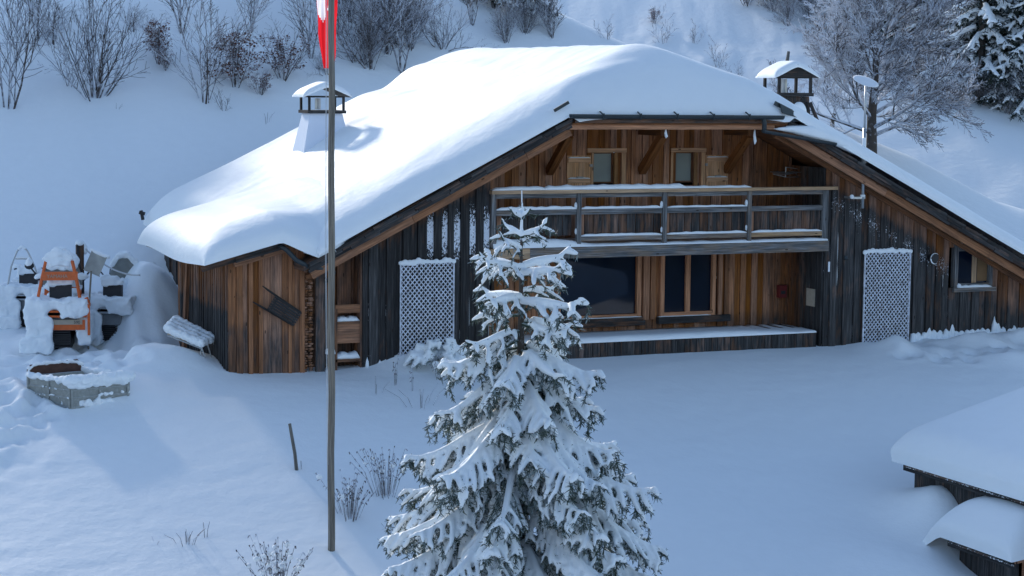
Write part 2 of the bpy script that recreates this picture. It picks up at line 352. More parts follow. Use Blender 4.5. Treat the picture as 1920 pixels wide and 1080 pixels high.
# ------------------------------------------------------------------ chalet
def zt(x): return 6.67-.505*abs(x)             # top of roof boarding
chalet = empty('alpine_chalet', (0, 0, 0), 0, 'large dark timber chalet under a thick snow roof with a long balcony', 'chalet')
rng = random.Random(4)
def boards(mb, P, U, Nn, W, zb, ztop, wea, holes=(), wmin=.13, wmax=.22, relief=.035, seg=.22, frost=None, dirty=None, snowmb=None, snowp=.0, alt=True):
    """vertical boards: P origin, U unit along the wall, Nn outward normal"""
    P, U, Nn = V(*P), V(*U), V(*Nn); x = 0; k = 0
    while x < W-.01:
        w = min(rng.uniform(wmin, wmax), W-x)
        if W-x-w < .05: w = W-x
        dep = (relief if (k % 2 and alt) else 0)+rng.uniform(0, .012); r = rng.random(); w2 = w*(.9 if (k % 2 == 0 or not alt) else 1.0)
        xa, xb = x+(.004), x+w-(.004); spans = [(zb(x+w/2) if callable(zb) else zb, None)]
        top0, top1 = ztop(xa), ztop(xb); xm = (xa+xb)/2
        ranges = [(spans[0][0], 1e9)]
        for (hx0, hx1, hz0, hz1) in holes:
            if xm > hx0 and xm < hx1:
                ranges = [(a, min(b, hz0)) for a, b in ranges if a < hz0]+[(max(a, hz1), b) for a, b in ranges if b > hz1]
        for (a, b) in ranges:
            t0, t1 = min(top0, b), min(top1, b)
            if min(t0, t1)-a < .03: continue
            n = max(1, int((min(t0, t1)-a)/seg)); vs = []; cs = []; uv = []; rv = rng.random()*40
            for i in range(n+1):
                f = i/n; z0 = a+(t0-a)*f; z1 = a+(t1-a)*f
                for (xx, zz, dd, uu) in ((xa, z0, 0, -.02), (xa, z0, .03+dep, 0), (xb, z1, .03+dep, w), (xb, z1, 0, w+.02)):
                    p = P+U*xx+Nn*dd; vs.append((p[0], p[1], zz)); ww = wea(xx, zz)+.07+(r-.5)*.18
                    cs.append((r, ww, (frost(xx, zz, k) if frost else 0), 1)); uv.append((uu+r*9, zz+rv))
            fs = []
            for i in range(n):
                for j in range(3): fs.append((i*4+j, i*4+j+1, (i+1)*4+j+1, (i+1)*4+j))
            fs.append(((n)*4, n*4+1, n*4+2, n*4+3)); fs.append((3, 2, 1, 0)); mb.add(vs, fs, cs, uv)
            if snowmb is not None and rng.random() < snowp and b > 1e8:
                hh = (min(t0, t1)-a); zs = a+hh*rng.random()**1.5*.7; ze = min(min(t0, t1)-.05, zs+hh*rng.uniform(.1, .55))
                p = P+U*xb+Nn*(.012+dep); m_ = 6; pts = []; rr = []
                for i in range(m_+1):
                    f = i/m_; q = p+U*rng.uniform(-.008, .008); pts.append((q[0], q[1], zs+(ze-zs)*f)); rr.append(.004+rng.uniform(.004, .014)*math.sin(math.pi*f)**.5)
                snowmb.tube(pts, rr, 5)
        x += w; k += 1
def rake_top(x0, off=.40, cap=9): return lambda x: min(zt(x0+x)-off, cap)
streaks = MB()
def wea_right(x, z):
    X = 4.33+x; top = zt(X)-.4; d = top-z; return max(0, min(1, (d-.12)/(.35 if X < 7.5 else .9)))*.95+.05
def fr_right(x, z, k):
    X = 4.33+x; d = zt(X)-.4-z; return max(0, 1-abs(d-.7)/.8)*(.55 if (k*7) % 3 else .2)*(1 if X < 8 else .3)+(.35 if z < .25 else .05)
w1 = MB(); boards(w1, (4.33, 0, 0), (1, 0, 0), (0, -1, 0), 8.1, lambda x: -.6, rake_top(4.33), wea_right, [(3.66, 4.92, 1.12, 2.12)], frost=fr_right, snowmb=streaks, snowp=.45)
w1.build('wall', M['wood'], chalet)
def wea_left(x, z):
    X = -7.3+x; d = zt(X)-.4-z; return max(0, min(1, (d-.05)/.25))*1.15
def fr_left(x, z, k):
    X = -7.3+x; d = zt(X)-.4-z; return (1.0 if (X > -6.0 and z > 1.7 and k % 2 == 0) else .12)*max(.15, 1-abs(z-2.7)/1.2)+(.4 if z < .2 else 0)
w2 = MB(); boards(w2, (-7.3, 0, 0), (1, 0, 0), (0, -1, 0), 2.95, lambda x: -.6, rake_top(-7.3), wea_left, frost=fr_left, snowmb=streaks, snowp=.55)
w2.build('wall', M['wood'], chalet)
w3 = MB(); boards(w3, (-8.6, .5, 0), (1, 0, 0), (0, -1, 0), 1.3, lambda x: -.6, rake_top(-8.6, .3), lambda x, z: .35+.3*(z < .8), frost=lambda x, z, k: .05)
boards(w3, (-7.3, 0, 0), (0, 1, 0), (-1, 0, 0), .5, lambda x: -.6, lambda x: 2.5, lambda x, z: .5)
w3.build('wall', M['wood'], chalet)
# recess: back wall, side walls
YB = 1.6
wb = MB()
up_holes = [(3.32-.02, 3.32+.62, 3.64, 4.46), (5.40, 6.02, 3.64, 4.46)]   # along x from -4.35
boards(wb, (-4.35, YB, 0), (1, 0, 0), (0, -1, 0), 8.68, lambda x: 2.4, lambda x: min(zt(-4.35+x)-.2, 5.22), lambda x, z: .12+.15*(z < 2.9)+.25*(x > 7.5), up_holes, .11, .2, .02)
wb.build('wall', M['honey'], chalet)
wl = MB()
lo_holes = [(2.42, 4.50, .52, 2.2), (5.15, 6.62, .50, 2.2), (.1, .75, .5, 1.7)]
boards(wl, (-4.35, YB, 0), (1, 0, 0), (0, -1, 0), 8.68, lambda x: .1, lambda x: 2.16, lambda x, z: .05+.4*(z < .5)+.3*(x > 8.0), lo_holes, .11, .19, .02)
wl.build('wall', M['honey'], chalet)
ws = MB()
boards(ws, (4.33, YB, 0), (0, -1, 0), (-1, 0, 0), 1.6, lambda x: -.2, lambda x: 4.1, lambda x, z: .25+.75*x, (), .1, .17, .015)
ws.build('wall', M['wood'], chalet); ws = MB(); boards(ws, (-4.35, 0, 0), (0, 1, 0), (1, 0, 0), 1.6, lambda x: -.2, lambda x: 4.1, lambda x, z: .8)
ws.build('wall', M['wood'], chalet)
# plain outer walls out of the picture
wo = MB()
boards(wo, (-8.6, 12.4, 0), (0, -1, 0), (-1, 0, 0), 11.9, lambda x: -.6, lambda x: 2.2, lambda x, z: .9, wmin=.3, wmax=.4, seg=1)
boards(wo, (12.43, 0, 0), (0, 1, 0), (1, 0, 0), 12.4, lambda x: -.6, lambda x: .3, lambda x, z: .9, wmin=.3, wmax=.4, seg=1)
boards(wo, (12.4, 12.4, 0), (-1, 0, 0), (0, 1, 0), 21.0, lambda x: -.6, lambda x: zt(12.4-x)-.2, lambda x, z: .9, wmin=.3, wmax=.4, seg=2)
wo.build('wall', M['wood'], chalet)
dk = MB(); dk.box(-8.5, 12.3, 1.75, 12.2, -.5, .2); dk.box(-8.4, -4.5, .62, 12.0, -.5, 1.9); dk.box(4.5, 12.2, .12, 12.0, -.4, .15)
dk.build('floor', M['dark'], chalet)

# roof boarding
rf = MB(); d_ = (.5, .75, 0, 1)
def zp(x, y, o=0): return (x, y, zt(x)+o)
th = (0, 0, -.14)
rf.prism([zp(-2.7, -.75), zp(0, 1.3), zp(0, 12.6), zp(-8.85, 12.6), zp(-8.85, -.75)], th, d_)
rf.prism([zp(2.7, -.75), zp(12.65, -.75), zp(12.65, 12.6), zp(0, 12.6), zp(0, 1.3)], th, d_)
rf.prism([(-2.7, -.9, zt(2.7)), (2.7, -.9, zt(2.7)), (0, 1.3, 6.67)], th, d_)
def zs_(x): return 2.30+.26*(x+10.95)
rf.prism([(-10.82, -.5, zs_(-10.95)), (-9.3, -.5, zs_(-9.3)), (-8.7, -.1, zs_(-8.7)-.1), (-5.4, .4, zs_(-5.4)), (-5.4, 5.1, zs_(-5.4)), (-10.82, 5.1, zs_(-10.95))], (0, 0, -.12), d_)
roof = rf.build('roof', M['wood'], chalet)
# soffit (brown underside boards at the front overhang)
sf = MB(); b_ = (.5, .1, 0, 1)
sf.prism([zp(-2.6, -.7, -.145), zp(-2.6, 1.6, -.145), zp(-8.8, 1.6, -.145), zp(-8.8, -.7, -.145)], (0, 0, -.03), (.4, .25, 0, 1))
sf.prism([zp(12.6, -.7, -.145), zp(12.6, 1.6, -.145), zp(2.6, 1.6, -.145), zp(2.6, -.7, -.145)], (0, 0, -.03), (.4, .15, 0, 1))
sf.box(-2.75, 2.75, -.8, 1.62, 5.12, 5.16, (.3, .1, 0, 1))
sf.build('soffit', M['wood'], chalet)
# rake boards: dark layered shingle edge over an orange-brown bargeboard
for (xa, xb) in ((-8.75, -2.72), (2.78, 12.6)):
    rk = MB()
    for lay, (z0, hh, yy) in enumerate(((-.05, .075, -.80), (-.12, .075, -.785), (-.19, .075, -.77))):
        x = xa
        while x < xb-.05:
            l = min(rng.uniform(.25, .9), xb-x); j = rng.uniform(-.012, .012); a, b = x, x+l-.01
            rk.bar((a, yy-rng.uniform(0, .02), zt(a)+z0+j), (b, yy-rng.uniform(0, .02), zt(b)+z0+j*.3+rng.uniform(-.01, .01)), .05, hh*rng.uniform(.75, 1.0), (rng.random(), 1.0, .10, 1)); x += l
    rk.build('rake_shingles', M['wood'], chalet)
for (xa, xb, zo, wt) in ((-8.65, -2.7, -.335, .12), (2.72, 12.6, -.335, .05)):
    x = xa; bb = MB()
    while x < xb-.05:
        l = min(rng.uniform(2.2, 3.2), xb-x); a, b = x, x+l-.008
        bb.bar((a, -.66, zt(a)+zo), (b, -.66, zt(b)+zo), .07, .17, (rng.uniform(.4, .8), wt, 0, 1)); x += l
    bb.bar((xa, -.30, zt(xa)-.42), (xb, -.30, zt(xb)-.42), .08, .10, (.3, .3, 0, 1)); bb.build('bargeboard', M['wood'], chalet)
bm_ = MB(); bm_.box(-2.75, 2.45, -.74, -.62, 5.02, 5.14, (.8, -.15, 0, 1)); bm_.box(-2.7, 2.7, -.60, -.5, 5.16, 5.27, (.45, -.1, 0, 1))
for x in np.arange(-2.6, 2.7, .24): bm_.tube([(x, -.78, 5.235), (x+.2, -.78, 5.235)], [.045, .03], 5, (.4, .0, 0, 1))
bm_.build('eave_beam', M['honey'], chalet)
# brackets under the eave
for x in (-2.2, .2, 2.5):
    b = MB(); b.bar((x, YB-.06, 3.98), (x+.04, .55, 4.86), .17, .17, (.1, -.1, 0, 1)); b.bar((x, YB-.03, 4.93), (x, .40, 4.93), .18, .17, (.05, .3, 0, 1)); b.build('bracket', M['wood'], chalet)
for (x, l) in ((-.33, .2), (1.97, .34)):
    ic = MB(); ic.tube([(x, -.66, 5.02), (x-.01, -.67, 5.02-l*.4), (x+.01, -.67, 5.02-l*.8), (x, -.67, 5.02-l)], [.015, .03, .035, .008], 6); ic.build('icicle', M['snow'], chalet, smooth=True)
# gutters
gt = MB()
def trough(mb, p, q, r):
    p, q = V(*p), V(*q); d = nrm(q-p); s = nrm(np.cross(d, (0, 0, 1))); vs = []; n = 8
    for P_ in (p, q):
        for rr in (r, r-.008):
            for k in range(n+1):
                a = math.pi*k/n; vs.append(P_+s*math.cos(a)*rr+V(0, 0, -math.sin(a)*rr))
    fs = []; m = n+1
    for k in range(n): fs += [(k, k+1, 2*m+k+1, 2*m+k), (m+k+1, m+k, 3*m+k, 3*m+k+1), (k+1, k, m+k, m+k+1), (2*m+k, 2*m+k+1, 3*m+k+1, 3*m+k)]
    mb.add(vs, fs)
trough(gt, (-2.85, -1.0, 5.36), (2.5, -1.0, 5.35), .10)
for x in np.arange(-2.1, 2.5, .92): gt.bar((x, -.9, 5.42), (x, -1.12, 5.33), .03, .02); gt.bar((x, -1.105, 5.38), (x, -1.07, 5.24), .03, .02)
gt.tube([(2.0, -1.0, 5.27), (2.02, -1.0, 5.15), (2.05, -.95, 4.98)], .055, 8)
trough(gt, (2.0, -.97, 5.02), (3.95, -.97, 4.72), .075)
gt.bar((2.35, -.88, 5.63), (3.12, -.86, 5.30), .05, .09); gt.prism([(2.5, -1.0, 5.40), (3.15, -.92, 5.24), (3.05, -.9, 5.36), (2.45, -.95, 5.62)], (0, .05, 0))
gt.prism([(2.5, -.95, 5.22), (3.1, -.9, 5.2), (2.5, -.9, 5.36)], (0, .05, 0))
gt.bar((-3.20, -.88, 5.43), (-2.86, -.9, 5.62), .03, .07)
gt.build('gutter', M['dark_metal'], chalet)
gs = MB(); P_ = [(2.45, -.98, 5.08), (3.95, -.98, 4.78), (4.3, -.8, 4.72), (3.1, -.86, 5.2)]
gs.tube([(2.3, -.93, 5.04), (2.8, -.91, 5.03), (3.3, -.9, 4.97), (3.9, -.88, 4.80), (4.4, -.84, 4.62)], [.02, .09, .16, .13, .06], 8)
gs.tube([(2.7, -.80, 5.08), (3.3, -.78, 5.03), (3.9, -.75, 4.86), (4.6, -.75, 4.56), (5.2, -.75, 4.3)], [.04, .12, .16, .12, .05], 8)
remeshed(gs, 'gutter_snow', M['snow'], .03, chalet, 3)
g2 = MB(); g2.tube([(-9.35, -.60, 2.62), (-9.2, -.66, 2.52), (-9.0, -.70, 2.30), (-8.75, -.72, 2.16), (-8.3, -.62, 2.08), (-8.12, -.50, 2.0), (-8.06, -.2, 1.85), (-8.06, .3, 1.7), (-8.06, .36, -.2)], .055, 8)
g2.build('downpipe', M['dark_metal'], chalet, smooth=True)

# snow on the roofs
def prof(d, R, p=1.9): q = np.clip(1-d/R, 0, 1); return (1-q**p)**(1/p)
def edge_axis(a, b, n, ea=True, eb=True):
    e = [0, .006, .02, .045, .08, .13, .19, .26, .34, .44, .56, .7]
    lo = [a+k for k in e] if ea else [a]; hi = [b-k for k in reversed(e)] if eb else [b]
    return np.array(lo+list(np.linspace(lo[-1], hi[0], n+2))[1:-1]+hi)
xs = edge_axis(-9.15, 12.8, 150); ys = edge_axis(-.93, 12.8, 95)
X, Y = np.meshgrid(xs, ys); xl = .50*np.clip((5.2-Y)/.8, 0, 1); X = X+xl*np.clip((-6-X)/3.15, 0, 1); ax_ = np.sqrt(X**2+.35)
base = 6.67-.505*ax_+.12; hip = 5.31+(Y+.9)*.62; hipm = 5.31+(Y+.9)*.70+np.clip(np.abs(X)-2.7, 0, 9)*6
base = smin(base, hipm, .55)+.08
Tn = .46+.08*np.clip((np.abs(X)-1)/4, 0, 1)+.26*np.exp(-(Y+.9)/2.6)*np.clip((np.abs(X)-1.5)/2, 0, 1)+.06*np.clip((-X-7)/1.5, 0, 1)
Rf = 1.1+1.5*np.clip((np.abs(X)-2.2)/1.5, 0, 1)
ch0 = np.exp(-(((X+5.3)/1.0)**2+((Y-8.0)/1.0)**2)); e = prof(Y+.93, Rf, 1.75)*prof(12.8-Y, 1.2)*prof(X+9.15-xl, .8, 2.3)*prof(12.8-X, 1.0)
Z = base-.05+Tn*e+.16*ch0+(.05*fbm(X*.35, Y*.35, 2, 3)+.02*fbm(X*1.6, Y*1.6, 9, 2))*e
# smaller ridges in the drift near the ridge top and a scar from slipping snow
Z += .10*np.exp(-((X+1.6+.05*(Y-9))/.35)**2)*np.clip((Y-6.5)/2, 0, 1)*e
Z -= .13*np.exp(-((X+2.5)/.45)**2)*np.clip((Y-6.5)/2, 0, 1)*e
ch = np.exp(-(((X+4.75)/.5)**2+((Y-8.0)/.9)**2)); Z += .03*fbm(X*.8, Y*2.0, 44, 2)*e
Xs = X-.06*(1-prof(X+9.15-xl, .5)*1)*np.sin(Y*1.3)
grid_mesh('roof_snow', Xs, Y+.05*np.where(Y < -.4, np.sin(X*1.7)*.4, 0), Z, M['snow'], chalet, skirt=.06)
xs = edge_axis(-10.98, -4.9, 60, True, False); ys = edge_axis(-.72, 5.25, 60)
X, Y = np.meshgrid(xs, ys)
dipx = np.clip((X+9.5)/.9, 0, 1); dipx = dipx*dipx*(3-2*dipx)
yf = -.80+1.9*np.clip((X+8.1)/1.6, 0, 1)**1.3; Y = yf+(Y+.72)*(5.25-yf)/5.97
wv = np.clip((X+9.35)/.9, 0, 1)**1.2*np.exp(-np.maximum(Y-yf, 0)/1.3); base = (zs_(X)+.03)*(1-wv)+np.minimum(6.67-.505*np.abs(X)-.02, zs_(X)+.03)*wv
e = prof(Y-yf, 1.15, 1.8)*prof(5.25-Y, .9)*prof(X+10.98, .8, 2.3)
Z = base-.02+(.54-.28*np.clip((X+7.5)/2.5, 0, 1))*e+.04*fbm(X*.8, Y*.8, 3, 2)*e
Z -= .05*np.exp(-((X+10.98)/.5)**2)*(1+np.sin(Y*1.1))
grid_mesh('shed_roof_snow', X-.05*np.exp(-((Z-base-.25)/.2)**2)*(X < -10.5), Y-.08*np.exp(-((Z-base-.2)/.2)**2)*(Y < -.3), Z, M['snow'], chalet, skirt=.05)

# shed on the left: side wall, front of boards and its door
sw = MB()
boards(sw, (-10.28, 3.97, 0), (0, -1, 0), (-1, 0, 0), 3.97, lambda x: -.6, lambda x: 2.22, lambda x, z: .25+.8*(z < 1.15)+.25*(z < 1.6), wmin=.05, wmax=.11, relief=.02, frost=lambda x, z, k: .12*(1.0 < z < 1.5))
boards(sw, (-10.28, 0, 0), (1, 0, 0), (0, -1, 0), .42, lambda x: -.6, lambda x: zs_(-10.28+x)-.2, lambda x, z: .0+.5*(z < .8))
boards(sw, (-9.86, 0, 0), (1, 0, 0), (0, -1, 0), 1.26, lambda x: -.6, lambda x: zs_(-9.86+x)-.2, lambda x, z: .0+.4*(z < .75)+.15*(z < 1.05), wmin=.2, wmax=.32, relief=.015)
sw.box(-10.33, -10.25, 3.9, 4.05, -.5, 2.15, (.3, .2, 0, 1)); sw.bar((-10.42, 3.2, -.1), (-10.36, 3.0, 2.1), .09, .09, (.6, .35, 0, 1)); sw.bar((-10.34, 3.97, .0), (-10.34, 3.97, 2.2), .16, .12, (.1, .2, 0, 1))
sw.build('shed_wall', M['wood'], chalet)
sd = MB()
for (x, w, wt) in ((-9.84, .09, -.1), (-9.62, .08, -.3), (-8.97, .07, -.3), (-8.72, .10, -.1)): sd.box(x, x+w, -.075, -.03, -.3, zs_(x)-.25, (.5, wt, 0, 1))
sd.bar((-10.25, -.5, zs_(-10.25)-.17), (-9.25, -.5, zs_(-9.25)-.17), .06, .12, (.5, .9, .1, 1)); sd.bar((-10.95, -.45, zs_(-10.95)-.17), (-10.2, -.45, zs_(-10.2)-.17), .06, .1, (.5, .9, .1, 1))
sd.bar((-10.2, -.2, zs_(-10.2)-.28), (-9.1, -.2, zs_(-9.1)-.28), .1, .16, (.7, .0, 0, 1))
sd.build('shed_trim', M['wood'], chalet)
sl_ = MB()
for (y0, y1) in ((-.5, 1.0), (1.0, 2.6), (2.6, 5.1)):
    y = y0
    while y < y1:
        l = rng.uniform(.2, .5); sl_.bar((-10.86, y, zs_(-10.95)-.03), (-10.86, min(y+l, y1), zs_(-10.95)-.03+rng.uniform(-.02, .02)), .06, rng.uniform(.05, .11), (rng.random(), 1, .25, 1)); y += l
sl_.build('shed_eave', M['wood'], chalet)
# firewood stacked upright in the corner strip
fwd = MB()
for i in range(46):
    z = -.3+i*.052
    for x in (-8.58, -8.47):
        fwd.ball((x+rng.uniform(-.02, .02), -.02, z+rng.uniform(-.01, .01)), rng.uniform(.03, .055), 6, 4, (rng.random(), .3, .05, 1), (1.3, .7, .6))
fwd.box(-8.36, -8.16, -.06, .02, -.4, 2.05, (.9, .85, .1, 1))
fwd.build('log_stack', M['wood'], chalet)
# shelves with snow beside the downpipe
sh = MB(); sh.box(-7.9, -7.32, .02, .5, .82, .87, (.5, .5, .1, 1)); sh.box(-7.9, -7.32, .0, .5, -.0, .06, (.5, .5, .1, 1)); sh.box(-7.9, -7.32, .04, .08, .4, .84, (.7, .15, 0, 1)); sh.box(-7.92, -7.86, 0, .5, -.4, 1.15, (.4, .5, 0, 1))
sh.box(-7.9, -7.32, .03, .06, 1.06, 1.24, (.5, .2, 0, 1))
sh.build('shelf', M['wood'], chalet)
def snow_strip(mb, p, q, w, h, n=14, seed=0, up=(0, 0, 1)):
    """a low rounded ridge of lying snow"""
    p, q = V(*p), V(*q); d = q-p; s = nrm(np.cross(d, up)); vs = []; fs = []; m = 7; rg = random.Random(seed+int(abs(p[0]*97+p[2]*31)))
    for i in range(n+1):
        f = i/n; c = p+d*f; hh = h*(.8+.4*rg.random())*(.35 if i in (0, n) else 1); ww = w*(.9+.15*rg.random())
        for k in range(m):
            a = math.pi*k/(m-1); vs.append(c-s*math.cos(a)*ww/2+V(0, 0, max(0, math.sin(a))**.7*hh+.001))
    for i in range(n):
        for k in range(m-1): fs.append((i*m+k+1, i*m+k, (i+1)*m+k, (i+1)*m+k+1))
        fs.append((i*m, i*m+m-1, (i+1)*m+m-1, (i+1)*m))
    fs.append(tuple(range(m))); fs.append(tuple(n*m+k for k in reversed(range(m)))); mb.add(vs, fs)
class Lay:
    def build(s, *a, **k): pass
    def ball(s, *a, **k): m = MB(); m.ball(*a, **k); m.build('ledge_snow', M['snow'], chalet, smooth=True)
lay = Lay()
def lay_strip(*a): m = MB(); snow_strip(m, *a); m.build('ledge_snow', M['snow'], chalet, smooth=True)
lay_strip((-7.88, .2, .875), (-7.34, .2, .875), .34, .09); lay_strip((-7.88, .18, .065), (-7.34, .18, .065), .36, .13); lay_strip((-8.15, -.05, .2), (-7.95, -.05, .2), .2, .12)
# balcony
bal = MB()
TX = (-4.33, 4.55)
bal.box(-4.33, 4.38, .02, YB-.02, 2.3, 2.38, (.5, .8, .1, 1))
fb = MB(); fb.box(-4.34, -3.4, -.12, .02, 2.13, 2.37, (.75, .1, 0, 1)); fb.box(-3.4, 4.38, -.13, .02, 2.12, 2.37, (.35, .85, .03, 1)); fb.build('balcony_beam', M['timber'], chalet)
bal.build('balcony_floor', M['timber'], chalet)
for x in (-4.28, -2.2, -.03, 2.2):
    bp = MB(); bp.box(x-.05, x+.05, -.13, -.03, 2.40, 3.58, (rng.uniform(.2, .5), 1.0, .03, 1)); bp.build('railing_post', M['timber'], chalet)
bp = MB(); bp.box(4.20, 4.36, -.10, .0, 2.40, 3.58, (.15, 1.2, .1, 1))
bp.build('railing_post', M['timber'], chalet)
hr = MB(); hr.box(-4.36, .806, -.20, .02, 3.585, 3.66, (.85, -.25, 0, 1)); hr.box(.805, 4.55, -.20, .02, 3.585, 3.66, (.7, -.2, 0, 1)); hr.build('handrail', M['timber'], chalet)
sec = [(-4.22, -2.26), (-2.14, -.09), (.03, 2.14), (2.26, 4.19)]
for i, (a, b) in enumerate(sec):
    rl = MB(); rl.box(a, b, -.1, -.05, 3.48, 3.58, (rng.uniform(.2, .5), 1, .03, 1)); rl.build('rail', M['timber'], chalet); rl = MB(); rl.box(a, b, -.11, -.05, 3.10, 3.22, (rng.uniform(.2, .5), 1, .05, 1))
    rl.build('rail', M['timber'], chalet)
    if i: rl = MB(); rl.box(a, b, -.11, -.04, 2.50, 2.60, (rng.uniform(.3, .6), (.75, .7, .1)[i-1], .03, 1)); rl.build('rail', M['timber'], chalet)
for i, (a, b) in enumerate(sec):
    pb = MB(); yy = .0 if i else .12
    pb.box(a+(.02 if i else .1), a+.10+(0 if i else .1), yy-.035, yy, 2.55, 3.1, (.8, .1, 0, 1)); x = a+.12+(0 if i else .1)
    while x < b-.05:
        w = min(rng.uniform(.19, .24), b-x); g_ = (rng.uniform(.75, 1.0) if i else 1.1); pb.box(x, x+w-.015, yy-.02-rng.uniform(0, .008), yy, 2.62, 3.1, (rng.random(), g_, .22 if i else .3, 1)); x += w
    pb.build('balustrade', M['wood'], chalet)
lay_strip((-4.33, -.09, 3.662), (-3.0, -.09, 3.662), .20, .075, 12); lay_strip((-3.1, -.09, 3.662), (.5, -.09, 3.662), .21, .10, 24); lay_strip((.3, -.09, 3.662), (2.2, -.09, 3.662), .18, .055, 14)
for i, (a, b) in enumerate(sec):
    lay_strip((a, -.08, 3.222), (b-(.0 if i < 3 else 1.95), -.08, 3.222), .08, (.07, .05, .04, .0)[i]+.002, 16)
    if i: lay_strip((a, -.075, 2.602), (b, -.075, 2.602), .08, .055, 16)
for i, x in enumerate((-2.2, -.03, 2.2)): lay.ball((x-.07, -.08, 3.30), .05, 7, 5, sc=(.8, .8, 1.6)); lay.ball((x-.06, -.08, 2.72), .04, 7, 5, sc=(.7, .8, 1.8))
lay.build('ledge_snow', M['snow'], chalet, smooth=True)
fsn = MB(); 
xs = np.linspace(-4.3, 4.34, 120); ys = np.array([-.15, -.145, -.13, -.1, -.05, .05, .2, .5, .9, 1.3, 1.55]); X, Y = np.meshgrid(xs, ys)
H = (.05+.13*np.clip((-1.9-X)/.8, 0, 1)*np.clip(1-Y/1.5, .2, 1)+.03*fbm(X*3, Y*3, 4, 3))*np.minimum(prof(Y+.15, .12), 1); H = np.maximum(H, .004)
grid_mesh('balcony_snow', X, Y, 2.385+H, M['snow'], chalet, skirt=.012)
# upper windows with shutters
def window(x0, x1, z0, z1, y, fr=.05, mull=0, mat='glass', name='window', depth=.09, wood='wood', col=(.7, -.2, 0, 1)):
    f = MB()
    f.box(x0-fr, x0, y-depth, y+.05, z0-fr, z1+fr, col); f.box(x1, x1+fr, y-depth, y+.05, z0-fr, z1+fr, col)
    f.box(x0, x1, y-depth, y+.05, z1, z1+fr, col); f.box(x0, x1, y-depth, y+.05, z0-fr, z0, col)
    for k in range(mull): xm = x0+(x1-x0)*(k+1)/(mull+1); f.box(xm-.06, xm+.06, y-depth*.8, y+.04, z0, z1, col)
    w = f.build(name, M['honey' if wood == 'wood' else wood], chalet)
    p = MB(); n = mull+1
    for k in range(n):
        a = x0+(x1-x0)*k/n; b = x0+(x1-x0)*(k+1)/n; p.add([(a, y-.01, z0), (b, y-.01, z0), (b, y-.01, z1), (a, y-.01, z1)], [(0, 1, 2, 3)])
    p.build('pane', M[mat], w); return w
W1 = (-1.03, -.55); W2 = (1.07, 1.58)
for (a, b), sgn in ((W1, -1), (W2, 1)):
    w = window(a, b, 3.74, 4.40, YB+.06, .035, 0, 'blind', depth=.05, col=(.2, .6, 0, 1))
    t = MB(); t.box(a-.20 if sgn < 0 else a-.10, b+.34, YB-.09, YB-.03, 4.43, 4.53, (.9, -.3, 0, 1)); t.box(b+.22, b+.32, YB-.085, YB-.03, 3.6, 4.42, (.8, -.3, 0, 1))
    t.box(a-.09, a-.035, YB-.08, YB-.03, 3.6, 4.42, (.8, -.3, 0, 1)); t.box(b+.035, b+.12, YB-.07, YB, 3.6, 4.42, (.3, .2, 0, 1)); t.build('frame', M['fresh'], w)
    s0 = a-.72 if sgn < 0 else b+.34; s1 = s0+.62; s = MB(); x = s0
    while x < s1-.01: s.box(x, min(x+.155, s1)-.004, YB-.075, YB-.05, 3.56, 4.36, (rng.uniform(.6, .9), -.3, 0, 1)); x += .155
    for z in (3.72, 4.20): s.box(s0+.02, s1-.02, YB-.105, YB-.076, z, z+.10, (.9, -.35, 0, 1))
    so_ = s.build('shutter', M['fresh'], chalet); h = MB(); h.bar(((s0+s1)/2-.08, YB-.13, 3.86), ((s0+s1)/2+.08, YB-.13, 3.86), .05, .025); h.build('handle', M['shovel'], so_); h = MB(); h.box(s1-.04 if sgn < 0 else s0-.03, s1+.03 if sgn < 0 else s0+.04, YB-.11, YB-.07, 4.1, 4.16); h.build('latch', M['shovel'], so_)
    for z in (3.82, 4.30): ss = MB(); snow_strip(ss, (s0+.03, YB-.09, z+.001), (s1-.03, YB-.09, z+.001), .035, .028, 10); ss.build('shutter_snow', M['snow'], so_, smooth=True)
# lower windows
window(-1.89, .11, .60, 2.12, YB-.02, .11, 0, 'glass', depth=.1, col=(.75, -.2, 0, 1)).name = 'window'
window(.84, 2.14, .60, 2.12, YB-.02, .10, 1, 'glass', depth=.1, col=(.75, -.2, 0, 1))
window(-4.2, -3.62, .75, 1.75, YB, .07, 0, 'glass', depth=.06, col=(.2, .9, 0, 1))
sil = MB(); sil.box(-2.08, .24, YB-.22, YB-.12, .44, .53, (.3, .9, .12, 1)); sil.box(-2.2, .3, YB-.20, YB-.03, .33, .45, (.3, .9, .12, 1)); sil.build('window_sill', M['wood'], chalet); sil = MB(); sil.box(.66, 2.62, YB-.20, YB-.03, .34, .50, (.3, 1, .05, 1)) ; sil.build('window_sill', M['wood'], chalet); sil = MB()
sil.box(.26, .42, YB-.16, YB-.03, .45, 2.15, (.7, -.1, 0, 1)); sil.build('jamb', M['wood'], chalet); sil = MB(); sil.box(.47, .60, YB-.12, YB-.03, .45, 2.15, (.5, .1, 0, 1)); sil.build('jamb', M['wood'], chalet); sil = MB(); sil.box(2.32, 2.42, YB-.12, YB-.03, .5, 2.15, (.8, -.2, 0, 1)); sil.build('jamb', M['wood'], chalet); sil = MB(); sil.box(2.50, 2.62, YB-.10, YB-.02, .5, 2.15, (.4, .3, 0, 1))
sil.build('jamb', M['wood'], chalet)
ls = MB(); snow_strip(ls, (-1.95, YB-.17, .531), (.2, YB-.17, .531), .07, .02, 16); snow_strip(ls, (.68, YB-.12, .501), (2.1, YB-.12, .501), .08, .018, 16); snow_strip(ls, (-4.2, YB-.05, .682), (-3.6, YB-.05, .682), .07, .03); ls.build('sill_snow', M['snow'], chalet, smooth=True)
